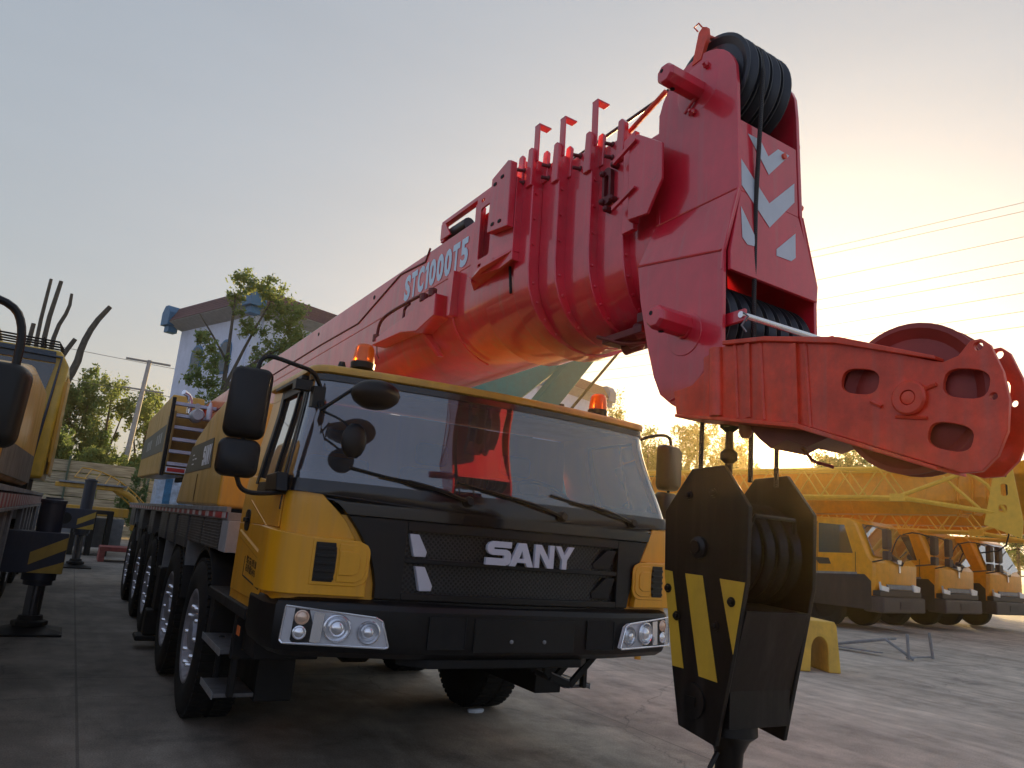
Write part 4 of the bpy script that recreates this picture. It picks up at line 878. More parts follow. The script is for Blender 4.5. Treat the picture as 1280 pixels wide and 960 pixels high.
# stowage hook assembly low on the side
g = MB(BT)
g.prism([(-2.55, -.17), (-1.85, -.11), (-1.62, -.06), (-1.36, -.06), (-1.36, -.24), (-1.65, -.30), (-1.95, -.24), (-2.55, -.22)], 'yz', -.60, -.44)
ss_ = g.build('jib_stowage', RED, TR, bevel=.008)
g = MB(BT); g.tube([(-.58, -2.50, -.20), (-.58, -2.48, -.02), (-.58, -2.30, .02), (-.58, -1.85, .015), (-.58, -1.66, .01)], .014, 8, 2); g.tube([(-.57, -1.98, -.10), (-.57, -1.98, -.01), (-.57, -1.88, .0)], .012, 6, 1)
for t_ in (-2.5, -1.6, -1.45): g.lathe([(.035, -.03), (.035, .03)], (-.58, t_, -.03 if t_ > -2 else -.16), (0, 0, 1), 10)
g.tube([(-.56, -2.55, -.12), (-.56, -2.5, -.3), (-.52, -2.55, -.32)], .005, 5); g.build('latch_rod', DRED, ss_)
g = MB(BT); g.prism([(-1.29, .09), (-1.20, .09), (-1.22, -.26), (-1.27, -.26)], 'yz', -.54, -.47); g.loft([(-.55, -1.75, -.26), (-.42, -1.6, -.48), (-.42, -1.56, -.48), (-.55, -1.70, -.24)], [(-.47, -1.8, -.26), (-.38, -1.6, -.48), (-.38, -1.56, -.48), (-.47, -1.7, -.2)])
al_ = [(-.50*math.cos(math.pi*i/20), -.16-.42*math.sin(math.pi*i/20)**.85) for i in range(0, 9)]
g.tube([(l, -1.25, v) for l, v in al_], .008, 6); g.build('stop_plate', RED, ss_, bevel=.003)

# ================================================================== BOOM HEAD
LU, RU = -.25, .26
upper = [(.649, -.147), (.662, .55)]+[(.965+(.262 if math.cos(R(a)) > 0 else .30)*math.cos(R(a)), .515+.255*math.sin(R(a))) for a in range(168, 0, -12)]+[(1.228, .45), (1.228, -.20)]
up2 = [(t, v) for t, v in upper if v > -.2]
LL, RL = -.335, .40
lower = [(.60, -.40), (.624, -.606), (.685, -.88), (.736, -1.056), (.784, -1.158), (.863, -1.22), (.943, -1.264), (1.182, -1.30), (1.19, -.58), (1.20, -.40)]
g = MB(BT)
def plate_pair(g):
    for a, b in ((LU, LU+.025), (RU-.025, RU)): g.prism([(.649, -.15)]+[p for p in upper if p[1] > -.15]+[(1.228, -.15)], 'yz', a, b)
plate_pair(g)
# flare
for sgn, U, L in ((1, LU, LL), (-1, RU, RL)):
    A = [(U, .649, -.15), (U, 1.228, -.15), (L, 1.20, -.50), (L, .60, -.40)]; B = [(l+.025*sgn, t, v) for l, t, v in A]; g.loft(A, B)
    lo = [(.60, -.40)]+lower[1:-2]+[(1.20, -.50)]
    g.prism(lo, 'yz', L, L+.025*sgn)
head = g.build('boom_head', RED, TR, bevel=.008)
g = MB(BT)   # front chevron plate, rear webs
g.prism([(LU+.026, .25), (RU-.026, .25), (RU-.026, -.155), (LU+.026, -.155)], 'xz', 1.20, 1.222)
g.prism([(LU+.026, -.155), (RU-.026, -.155), (RL-.03, -.50), (RL-.03, -.60), (LL+.03, -.60), (LL+.03, -.50)], 'xz', 1.20, 1.222)
g.prism([(LU+.026, .62), (RU-.026, .62), (RL-.05, -.95), (LL+.05, -.95)], 'xz', .66, .68)
fp = g.build('face_plate', RED, head, bevel=.004)
g = MB(BT)
for L_, U_ in ((LL, LU), (RL, RU)): g.tube([(U_, .655, -.15), (U_, 1.22, -.15)], .006, 6); g.tube([(L_, .605, -.40), (L_, 1.19, -.50)], .007, 6); g.tube([(U_, 1.226, -.15), (L_, 1.20, -.50), (L_, 1.19, -.6)], .006, 6)
g.tube([(LL-.002, .86, -1.20), (LL-.002, .98, -1.17), (LL-.002, 1.08, -1.10), (LL-.002, 1.10, -1.03)], .006, 6, 1)
g.build('weld_seam', RED, head)
# chevrons
def frontpt(l, v, o):
    if v > -.155: return BT(l, 1.222+o, v)
    return BT(l, 1.222+o, v)
g = MB()
ch = [[(-.167, .187), (-.068, .19), (-.001, .114), (.074, .194), (.168, .193), (-.008, .009), (-.092, .09)],
      [(-.222, .021), (-.01, -.156), (-.012, -.292), (-.221, -.125)], [(-.01, -.156), (.203, .034), (.198, -.079), (-.012, -.292)],
      [(-.229, -.245), (-.123, -.381), (-.134, -.432), (-.185, -.438), (-.222, -.41)], [(.198, -.26), (.193, -.399), (.156, -.428), (.038, -.432), (.039, -.396)]]
ch[0] = [(-.167, .187), (-.068, .187), (-.008, .115), (-.008, .009)]; ch.append([(-.008, .115), (.074, .19), (.168, .187), (-.008, .009)])
for c in ch: g.loft([frontpt(l, v, .0015) for l, v in c], [frontpt(l, v, .003) for l, v in c])
g.build('chevron_marking', REFL, head)
# sheaves
def sheave(mb, l, t, v, r, w=.05):
    mb.lathe([(.05, -w/2), (r*.55, -w/2), (r*.8, -w*.28), (r*.93, -w/2), (r, -w*.46), (r*1.0, -w*.38), (r*.88, 0), (r*1.0, w*.38), (r, w*.46), (r*.93, w/2), (r*.8, w*.28), (r*.55, w/2), (.05, w/2)], (l, t, v), (1, 0, 0), 44)
for l in (-.165, -.075, .015, .105):
    g = MB(BT); sheave(g, l, 1.0, .60, .275, .078); g.build('head_sheave', SHV, head, ang=28)
for k in range(7):
    g = MB(BT); sheave(g, -.245+k*.095, .955, -.82, .235, .066); g.build('lower_sheave', SHV, head, ang=28)
g = MB(BT); g.cyl((-.42, .93, .57), (.30, .93, .57), .055); g.cyl((LL-.02, .95, -.85), (RL+.02, .95, -.85), .05)
g.lathe([(.15, -.014), (.15, .0), (.13, .004)], (LU, .955, .57), (-1, 0, 0), 30); g.lathe([(.115, -.014), (.115, .004)], (LL, .95, -.87), (-1, 0, 0), 30)
for t_, v_ in ((1.03, .67), (.93, .43), (.86, .62)): g.lathe([(.02, 0), (.022, .018), (.01, .03), (.01, .04)], (LU, t_, v_), (-1, 0, 0), 8)
g.tube([(LU-.02, .88, .44), (LU-.02, .98, .52)], .012, 6)
g.build('sheave_axle', RED, head, bevel=.003)
# octagonal anchor pins
for (l0, t0, v0, L_) in ((LU, .955, .55, .24), (LL, .95, -.83, .20)):
    g = MB(BT); o = [(t0+.062*math.cos(R(22.5+45*k)), v0+.062*math.sin(R(22.5+45*k))) for k in range(8)]
    g.loft([(l0, t, v) for t, v in o], [(l0-L_, t-.06*0, v) for t, v in o]); g.loft([(l0-L_, t, v) for t, v in o], [(l0-L_-.015, t0+(t-t0)*.8, v0+(v-v0)*.8) for t, v in o])
    p = g.build('anchor_pin', RED, head, bevel=.004)
    g = MB(BT); g.lathe([(.014, 0), (.014, .003)], (l0-L_*.75, t0-.01, v0-.060), (0, 0, -1), 12); g.prism(circ(t0-.015, v0+.02, .012, 10), 'yz', l0-L_-.016, l0-L_-.0155); g.build('pin_hole', CHS, head)
g = MB(BT); g.lathe([(.035, 0), (.035, .05), (.02, .06)], (RU, 1.16, .31), (1, 0, 0), 12); g.lathe([(.02, 0), (.02, .04)], (RU, 1.19, -.07), (1, 0, 0), 10); g.lathe([(.016, 0), (.016, .015)], (.115, 1.223, .16), (0, 1, 0), 10); g.build('side_stud', RED2, head)
# lug on top + rod, cross bar, rear stay
g = MB(BT); g.prism([(.92, .73), (.985, .735), (1.035, .86), (1.03, .915), (1.0, .935), (.97, .915)], 'yz', LU-.005, LU+.02); g.tube([(LU+.01, 1.01, .88), (RU, 1.05, .90)], .012, 8); g.tube([(LU-.01, .97, .92), (LU-.02, .95, .955), (LU-.02, .985, .96), (LU-.01, 1.0, .93)], .005, 6); g.build('top_lug', RED2, head, bevel=.004)
g = MB(BT); g.box((LL+.04, 1.14, -.875), (LL+.06, 1.29, -.815)); g.box((RL-.03, 1.14, -.85), (RL-.01, 1.30, -.80)); bb = g.build('bar_bracket', RED, head, bevel=.004)
g = MB(BT); g.tube([(LL+.03, 1.275, -.845), (RL+.01, 1.275, -.83)], .016, 12); g.build('keeper_bar', CHR, head)
g = MB(BT); g.tube([(LL+.03, 1.29, -.84), (LL+.04, 1.31, -.86), (LL+.03, 1.28, -.90), (LL+.05, 1.29, -.93)], .005, 5); g.build('split_pin', GRY, head)
g = MB(BT); g.tube([(-.22, .22, .55), (-.235, .70, .70)], .016, 8); g.build('stay_rod', RED2, head)

# ---- auxiliary head (folded single sheave nose)
ros = [(1.223, -1.006), (1.466, -1.037), (1.805, -1.12), (1.966, -1.181), (2.193, -1.275), (2.247, -1.262), (2.289, -1.219), (2.322, -1.218), (2.349, -1.246), (2.379, -1.342), (2.389, -1.437), (2.375, -1.539), (2.34, -1.613), (2.288, -1.661), (2.227, -1.662), (1.819, -1.499), (1.612, -1.417), (.938, -1.285), (.921, -1.17), (1.041, -1.158), (1.111, -1.108), (1.111, -1.037)]
def slot(cx, cy, a, b, ang):
    out = []
    for i in range(20):
        t = 2*math.pi*i/20; c_, s_ = math.cos(t), math.sin(t); x_ = a*abs(c_)**.7*(1 if c_ > 0 else -1); y_ = b*abs(s_)**.7*(1 if s_ > 0 else -1)
        out.append((cx+x_*math.cos(ang)-y_*math.sin(ang), cy+x_*math.sin(ang)+y_*math.cos(ang)))
    return out
slA = slot(1.888, -1.290, .076, .048, -.25); slB = slot(2.264, -1.363, .074, .050, -.25); slC = slot(2.199, -1.537, .074, .046, -.3)
ear = circ(2.313, -1.243, .0145, 12); h2 = circ(2.345, -1.42, .012, 10)
g = MB(BT); g.plate(ros, [slA, slB, slC, ear, h2], 'yz', -.375, -.355)
ros2 = [(t, v) for t, v in ros if t > 1.30]+[(1.30, -1.36), (1.30, -1.02)]
g.plate(ros2, [slA, slB, slC, ear, h2], 'yz', -.235, -.218)
aux = g.build('auxiliary_head', RED2, TR, bevel=.003)
g = MB(BT)   # box body between plates
g.prism([(1.13, -1.04), (1.45, -1.045), (1.75, -1.115), (1.75, -1.47), (1.60, -1.40), (1.13, -1.31)], 'yz', -.354, -.236)
g.prism([(1.24, -.985), (1.47, -1.017), (1.82, -1.10), (2.18, -1.252), (2.18, -1.266), (1.80, -1.122), (1.46, -1.037), (1.24, -1.006)], 'yz', -.395, -.20)
g.prism([(.95, -1.29), (1.24, -1.345), (1.62, -1.42), (2.16, -1.638), (2.16, -1.652), (1.61, -1.438), (1.24, -1.362), (.95, -1.305)], 'yz', -.40, -.20)
g.prism([(1.24, -1.006), (1.46, -1.037), (1.60, -1.40), (1.24, -1.345)], 'yz', -.355, .20)
g.build('nose_body', RED2, aux, bevel=.004)
g = MB(BT)
for t_, v0, v1 in ((1.30, -1.01, -1.355), (1.44, -1.035, -1.38), (1.66, -1.085, -1.44)): g.tube([(-.376, t_, v0), (-.376, t_+.01, v1)], .008, 6)
g.cyl((-.372, 1.19, -1.01), (-.372, 1.19, -1.33), .035); g.box((-.39, 1.60, -1.43), (-.375, 1.625, -1.08)); g.box((-.385, 1.36, -1.36), (-.375, 1.385, -1.02))
g.build('weld_rib', RED2, aux)
g = MB(BT); sheave(g, -.295, 2.05, -1.372, .278, .09); g.build('nose_sheave', mat('painted sheave', (.30, .03, .02), .5, var=.2), aux, ang=28)
g = MB(BT); g.lathe([(.062, 0), (.062, .014), (.055, .02), (.028, .02), (.026, .006)], (-.375, 2.075, -1.385), (-1, 0, 0), 28); g.lathe([(.027, 0), (.024, .012), (.01, .014)], (-.38, 2.075, -1.385), (-1, 0, 0), 14); g.cyl((-.38, 2.075, -1.385), (-.20, 2.075, -1.385), .03); g.tube([(-.378, 2.02, -1.445), (-.378, 2.13, -1.465)], .007, 6)
g.tube([(-.378, 1.93, -1.375), (-.378, 1.97, -1.40)], .008, 6); g.tube([(-.378, 2.13, -1.36), (-.378, 2.17, -1.35)], .008, 6); g.build('axle_boss', RED2, aux)
g = MB(BT); g.lathe([(.03, 0), (.03, .05), (.018, .07)], (-.30, 1.29, -1.36), (0, 0, -1), 12); g.prism([(1.28, -1.35), (1.75, -1.46), (1.60, -1.50), (1.50, -1.46), (1.42, -1.49), (1.36, -1.44)], 'yz', -.30, -.06); g.tube([(-.15, 1.46, -1.46), (-.12, 1.50, -1.53), (-.05, 1.55, -1.55)], .008, 6); g.build('latch_bolt', DRED, aux)

# ---- ropes carried by the crane
g = MB()
g.tube([BT(-.075, 1.24, .72), BT(-.10, 1.275, .55), (2.70, 2.44, 3.4), (2.70, 2.44, 2.0)], .0115, 8)
g.tube([(2.57, 2.63, 2.55), (2.57, 2.63, 2.0)], .0115, 8)
g.tube([(2.90, 2.46, 2.5), (2.90, 2.46, 2.0)], .0115, 8)
g.tube([(2.80, 2.66, 2.6), (2.80, 2.66, 2.0)], .0115, 8)
g.tube([BT(-.165, 1.0, .875), BT(-.165, .6, .75), BT(-.2, -2, .66), BT(-.2, -9, .7)], .0115, 8)
def ropemat():
    m = bpy.data.materials.new('twisted wire rope'); m.use_nodes = True; nt = m.node_tree; b = nt.nodes['Principled BSDF']; b.inputs['Metallic'].default_value = .5; b.inputs['Roughness'].default_value = .45; b.inputs['Base Color'].default_value = (.06, .055, .055, 1)
    tc = nt.nodes.new('ShaderNodeTexCoord'); wv = nt.nodes.new('ShaderNodeTexWave'); wv.inputs['Scale'].default_value = 60; wv.bands_direction = 'DIAGONAL'; lk(nt, tc.outputs['Object'], wv.inputs[0]); bp = nt.nodes.new('ShaderNodeBump'); bp.inputs['Distance'].default_value = .004; lk(nt, wv.outputs[0], bp.inputs['Height']); lk(nt, bp.outputs[0], b.inputs['Normal'])
    return m
g.build('hoist_rope', ropemat(), TR)
g = MB(); g.tube([(2.62, 2.50, 2.55), (2.62, 2.50, 2.0)], .018, 8)
for z_, r_ in ((2.265, .045), (2.115, .04)): g.lathe([(.02, -.035), (r_, -.015), (r_, .015), (.02, .035)], (2.62, 2.50, z_), (0, 0, 1), 16)
g.tube([(2.60, 2.49, 2.4), (2.60, 2.49, 2.29), (2.62, 2.50, 2.26)], .008, 5); g.build('limit_switch_weight', CHS, TR)
# ================================================================== HOOK BLOCK
HB = empty('hook_block', 'big black hook block with yellow slanted stripes hanging from the red boom head', 'hook block', (2.73, 2.56, .35))
hbp = [(2.661, 2.052), (2.459, 2.063), (2.304, 1.874), (2.309, 1.545), (2.375, 1.243), (2.464, .853), (2.693, .885), (2.746, 1.12), (2.826, 1.569), (2.838, 1.848)]
for x0 in (2.555, 2.985):
    g = MB(); g.prism(hbp, 'yz', x0-.012, x0+.014); sp_ = g.build('side_plate', HBK, HB, bevel=.005)
    if x0 < 2.7:
        SY = mat('hazard yellow', (.62, .36, .03), .4, var=.1, dirt=.25)
        g = MB()
        for st_ in ([(2.821, 1.565), (2.766, 1.561), (2.667, 1.135), (2.741, 1.135)], [(2.677, 1.559), (2.565, 1.558), (2.458, 1.115), (2.569, 1.12)], [(2.459, 1.554), (2.314, 1.55), (2.372, 1.246)]): g.prism(st_, 'yz', 2.539, 2.5415)
        g.build('hazard_stripe', SY, sp_)
        g = MB()
        for y_, z_ in ((2.386, 1.461), (2.788, 1.481), (2.723, 1.361), (2.478, 1.347), (2.67, 1.926), (2.513, 1.934)): g.lathe([(.022, 0), (.022, .006), (.013, .007), (.013, .018), (.006, .02)], (2.5415, y_, z_), (-1, 0, 0), 12)
        g.lathe([(.05, 0), (.05, .02), (.03, .03), (.03, .04)], (2.5425, 2.588, 1.683), (-1, 0, 0), 24); g.lathe([(.075, 0), (.075, .012), (.05, .016)], (2.5425, 2.60, 1.01), (-1, 0, 0), 28); g.box((2.52, 2.57, .99), (2.535, 2.63, 1.03)); g.build('plate_bolt', HBK, sp_)
for k in range(4):
    g = MB(); c = (2.635+k*.09, 2.57, 1.68); r_ = .235; wd = .062; g.lathe([(.05, -wd/2), (r_*.55, -wd/2), (r_*.85, -wd*.25), (r_*.95, -wd/2), (r_, -wd*.45), (r_*.86, 0), (r_, wd*.45), (r_*.95, wd/2), (r_*.85, wd*.25), (r_*.55, wd/2), (.05, wd/2)], c, (1, 0, 0), 44); g.build('sheave', HBK, HB, ang=28)
g = MB(); g.cyl((2.54, 2.57, 1.68), (3.0, 2.57, 1.68), .04); g.prism([(2.325, 1.43), (2.80, 1.45), (2.72, .96), (2.46, .93), (2.385, 1.22)], 'yz', 2.569, 2.972)
g.box((2.58, 2.42, .93), (2.96, 2.70, 1.10)); g.tube([(2.58, 2.335, 1.78), (2.60, 2.32, 1.84), (2.86, 2.32, 1.84), (2.88, 2.335, 1.78)], .01, 6)
g.build('inner_body', HBK, HB, bevel=.012)
g = MB(); g.lathe([(.12, .0), (.125, -.06), (.09, -.09), (.065, -.14), (.055, -.26)], (2.73, 2.56, .94), (0, 0, 1), 28)
for s_ in (-1, 1):
    pts = [(2.73, 2.56, .70)]+[(2.73+.0*s_, 2.56+s_*(.02+.16*math.sin(R(a)))*1.0, .60-.16*(1-math.cos(R(a)))*.75) for a in (20, 60)]+[(2.73, 2.56+s_*.05, .40), (2.73, 2.56+s_*.16, .38), (2.73, 2.56+s_*.24, .46), (2.73, 2.56+s_*.25, .56)]
    g.tube([(2.73, 2.56, .72), (2.73, 2.56+s_*.015, .58), (2.73, 2.56+s_*.04, .46), (2.73, 2.56+s_*.13, .385), (2.73, 2.56+s_*.22, .43), (2.73, 2.56+s_*.26, .54), (2.73, 2.56+s_*.255, .60)], lambda k: .075-.045*k, 12, 2)
g.build('hook', HBK, HB, ang=50)
g = MB(); g.tube([(2.66, 2.56, .80), (2.60, 2.56, .72), (2.60, 2.5, .5), (2.66, 2.40, .44)], .012, 6, 1); g.build('safety_latch', HBK, HB)
#@@REST@@
# ================================================================== LEFT CRANE TRUCK (only its right flank is in view)
LT = empty('truck_crane', 'crane truck cut by the left photo edge, propped on black outrigger jacks', 'crane truck', (-2.4, 12, 0))
g = MB(); g.box((-3.5, 6.2, 1.62), (-.54, 17.6, 1.68)); g.box((-2.8, 6, .6), (-1.3, 21.5, 1.2)); g.box((-3.3, 8.4, 1.2), (-.85, 17.4, 1.62)); g.box((-2.8, 17, .8), (-1.2, 22.3, 1.5)); lch = g.build('chassis', CHS, LT, bevel=.01)
g = MB(); g.box((-.536, 6.3, 1.53), (-.530, 17.5, 1.66)); g.build('reflective_tape', stripes('red white reflective tape wide', (.35, .03, .03), (.5, .48, .45), (0, 1, 0), .42, .5), lch)
g = MB(); g.box((-.56, 6.2, 1.68), (-.525, 17.6, 1.73)); g.box((-.56, 6.2, 1.49), (-.525, 17.6, 1.525)); g.build('deck_edge', GRY, lch, bevel=.004)
for yy in (9.4, 10.3, 12.6, 13.6, 14.6, 15.6, 17.2, 18.6):
    g = MB(); g.prism([(yy, .75), (yy+.1, .75), (yy+.3, 1.5), (yy-.1, 1.5)], 'yz', -.64, -.58); g.build('guard_bracket', GRY, lch, bevel=.004)
for y in (9.3, 12.9, 14.8, 17.5, 19.5):
    c = copytree(w0, LT); c.location = (-.90+2.4, y-12, .625); c.rotation_euler = (0, 0, math.pi)
for (yj, xe, bz, k) in ((11.3, .04, .98, 0), (22.0, .56, 1.20, 1)):
    g = MB(); g.box((-1.6, yj-.28, bz-.25), (xe, yj+.1, bz+.25)); g.box((-1.2, yj-.33, bz-.31), (-.75, yj+.15, bz+.31)); bm_ = g.build('outrigger_beam', mat('outrigger dark blue', (.018, .024, .045), .5, dirt=.4), LT, bevel=.012)
    g = MB()
    for dy in (-.282,):
        g.add([(xe-.40, yj+dy-.002, bz-.06), (xe-.004, yj+dy-.002, bz+.16), (xe-.004, yj+dy-.002, bz+.04), (xe-.40, yj+dy-.002, bz-.20)], [(0, 1, 2, 3)]) if 0 else None
        for o_ in (0, -.30):
            a = [(xe-.38, bz+.0+o_), (xe-.003, bz+.20+o_), (xe-.003, bz+.05+o_), (xe-.38, bz-.15+o_)]
            a = [(p, max(bz-.245, min(bz+.245, q))) for p, q in a]; g.prism(a, 'xz', yj+dy-.003, yj+dy)
        for o_ in (0, -.30):
            a = [(yj-.28, bz+.20+o_), (yj+.09, bz+.20+.18+o_), (yj+.09, bz+.05+.18+o_), (yj-.28, bz+.05+o_)]
            a = [(p, max(bz-.245, min(bz+.245, q))) for p, q in a]; g.prism(a, 'yz', xe, xe+.003)
    g.build('hazard_stripe', mat('faded hazard yellow', (.42, .27, .04), .5, dirt=.4), bm_)
    g = MB(); g.lathe([(.06, 0), (.14, 0), (.14, .008), (.06, .012)], (xe-1.0+.35*k, yj-.282, bz), (0, -1, 0), 24); g.build('beam_hole', CHS, bm_)
    cx = xe-.24; ztop = 1.62 if k == 0 else 2.18
    g = MB(); g.cyl((cx, yj-.09, bz-.3), (cx, yj-.09, ztop), .14, n=28); g.lathe([(.15, 0), (.15, .04), (.10, .05), (.10, .07)], (cx, yj-.09, ztop-.03), (0, 0, 1), 28); g.cyl((cx, yj-.09, bz-.34), (cx, yj-.09, bz-.25), .19, n=28); g.cyl((cx, yj-.09, bz-.40), (cx, yj-.09, bz-.34), .16, n=28); j_ = g.build('outrigger_jack', mat('jack dark blue', (.016, .022, .04), .4, dirt=.3), LT, bevel=.006)
    g = MB(); g.cyl((cx, yj-.09, .12), (cx, yj-.09, bz-.38), .095, n=28); g.build('jack_rod', mat('dark chrome rod', (.10, .10, .11), .25, .8), j_)
    g = MB(); g.cyl((cx, yj-.09, .08), (cx, yj-.09, .22), .16, .13, n=28); g.lathe([(.20, .1), (.20, .15), (.14, .17)], (cx, yj-.09, .0), (0, 0, 1), 8)
    g.rings([[(cx+a*.37, yj-.09+b*.33, z) for a, b in ((-1, -1), (1, -1), (1, 1), (-1, 1))] for z in (0.005, .03)]); g.rings([[(cx+a*s_*.37, yj-.09+b*s_*.33, z) for a, b in ((-1, -1), (1, -1), (1, 1), (-1, 1))] for s_, z in ((.95, .03), (.45, .09))])
    g.build('jack_foot', CHS, j_, bevel=.006)
# its yellow body work: carrier cab, hood, operator's cab
g = MB(); g.prism([(3.9, .9), (5.9, .9), (5.9, 2.65), (4.15, 2.65), (3.9, 1.9)], 'yz', -3.8, -.95); lc = g.build('carrier_cab', YEL, LT, bevel=.06, seg=3)
g = MB(); g.prism([(4.4, 1.9), (5.6, 1.9), (5.6, 2.5), (4.6, 2.5)], 'yz', -.949, -.944); g.build('side_window', GLB, lc)
rotl = Matrix.Rotation(R(-8), 3, 'Z')@Matrix.Rotation(R(2), 3, 'Y')
g = MB(); rbox(g, (-.40, 3.5, 1.995), .165, .07, .165, rotl, r=.05); lm = g.build('wing_mirror', BLK, LT, ang=60)
g = MB(); g.tube([(-.96, 4.3, 2.40), (-.7, 3.8, 2.42), (-.50, 3.5, 2.42), (-.34, 3.5, 2.40), (-.29, 3.5, 2.30), (-.29, 3.5, 2.14)], .016, 8, 2); g.tube([(-.45, 3.5, 1.84), (-.45, 3.52, 1.72), (-.96, 4.2, 1.7)], .014, 8, 1); g.build('mirror_arm', BLK, lm)
g = MB(); g.prism([(6.3, 1.76), (10.8, 1.76), (10.8, 2.80), (10.5, 2.95), (8.2, 2.86), (6.9, 2.66), (6.3, 2.4)], 'yz', -2.2, -.50); eh = g.build('engine_cover', YEL2, LT, bevel=.09, seg=4)
g = MB(); g.prism([(6.4, 1.80), (10.72, 1.80), (10.72, 2.12), (6.4, 2.05)], 'yz', -.4995, -.4965); g.build('dirty_lower_panel', mat('grimy grey panel', (.13, .12, .10), .7, var=.4, dirt=.6), eh)
g = MB(); g.prism([(-2.4, 1.88), (-.40, 1.88), (-.36, 3.40), (-.48, 3.60), (-2.4, 3.60)], 'xz', 11.5, 13.1)
oc = g.build('operator_cab', mat('bright yellow cab', (.62, .40, .03), .35, coat=.4, dirt=.3), LT, bevel=.05, seg=3)
g = MB(); g.prism([(-2.3, 2.45), (-.66, 2.45), (-.52, 3.40), (-2.3, 3.40)], 'xz', 11.47, 11.498); wn = g.build('windscreen', glassmat('blue cab glass', (.10, .16, .24), .06, .03, 1.5, 2.2), oc)
g = MB(); g.prism([(-2.3, 3.42), (-.52, 3.42), (-.54, 3.57), (-2.3, 3.57)], 'xz', 11.47, 11.496); g.tube([(-.56, 11.45, 2.0), (-.46, 11.45, 3.50), (-2.4, 11.45, 3.54)], .022, 6); g.build('black_surround', mat('dark blue trim', (.03, .05, .08), .3), oc)
g = MB()
for yy in (11.4, 11.6, 11.8, 12.0): g.tube([(-2.3, yy, 3.71), (-.52, yy, 3.69), (-.46, yy, 3.60)], .012, 6)
for xx_ in (-2.2, -1.4, -.7): g.tube([(xx_, 11.38, 3.60), (xx_, 11.38, 3.71), (xx_, 12.02, 3.71)], .012, 6)
g.build('roof_rack', CHS, oc)
g = MB(); g.prism([(11.7, 1.95), (13.0, 1.95), (13.0, 3.4), (11.8, 3.3)], 'yz', -.375, -.345); g.box((-.38, 11.52, 2.1), (-.345, 11.57, 3.2)); g.build('cab_door', YEL2, oc, bevel=.02)
g = MB(); g.box((-2.3, 11.6, 1.70), (-.55, 13.0, 1.90)); g.build('cab_base', CHS, oc, bevel=.02)
g = MB(); g.box((-3.3, 6, 2.9), (-2.5, 20, 3.9)); g.build('boom', YEL2, LT, bevel=.05)

# ================================================================== ROW OF YELLOW CRANE TRUCKS ON THE RIGHT
RY = mat('row yellow', (.88, .36, .006), .30, var=.1, coat=.3, dirt=.25, dirtcol=(.3, .18, .05))
RDG = mat('dark grey cladding', (.025, .022, .022), .5, var=.2, dirt=.3)
RGLASS = glassmat('row windscreen', (.10, .10, .10), .10, .04, 1.6, 3.2)
def lattice(g, x0, x1, y0, y1, z0, z1, n, r=.035):
    for x in (x0, x1):
        for z in (z0, z1): g.tube([(x, y0, z), (x, y1, z)], r*1.4, 6)
    dy = (y1-y0)/n
    for i in range(n):
        ya, yb = y0+i*dy, y0+(i+1)*dy; ym = (ya+yb)/2
        for x in (x0, x1): g.tube([(x, ya, z0), (x, ym, z1), (x, yb, z0)], r*.7, 5)
        g.tube([(x0, ya, z1), (x1, ym, z1), (x0, yb, z1)], r*.7, 5); g.tube([(x0, ya, z0), (x1, ya, z0)], r*.7, 5)
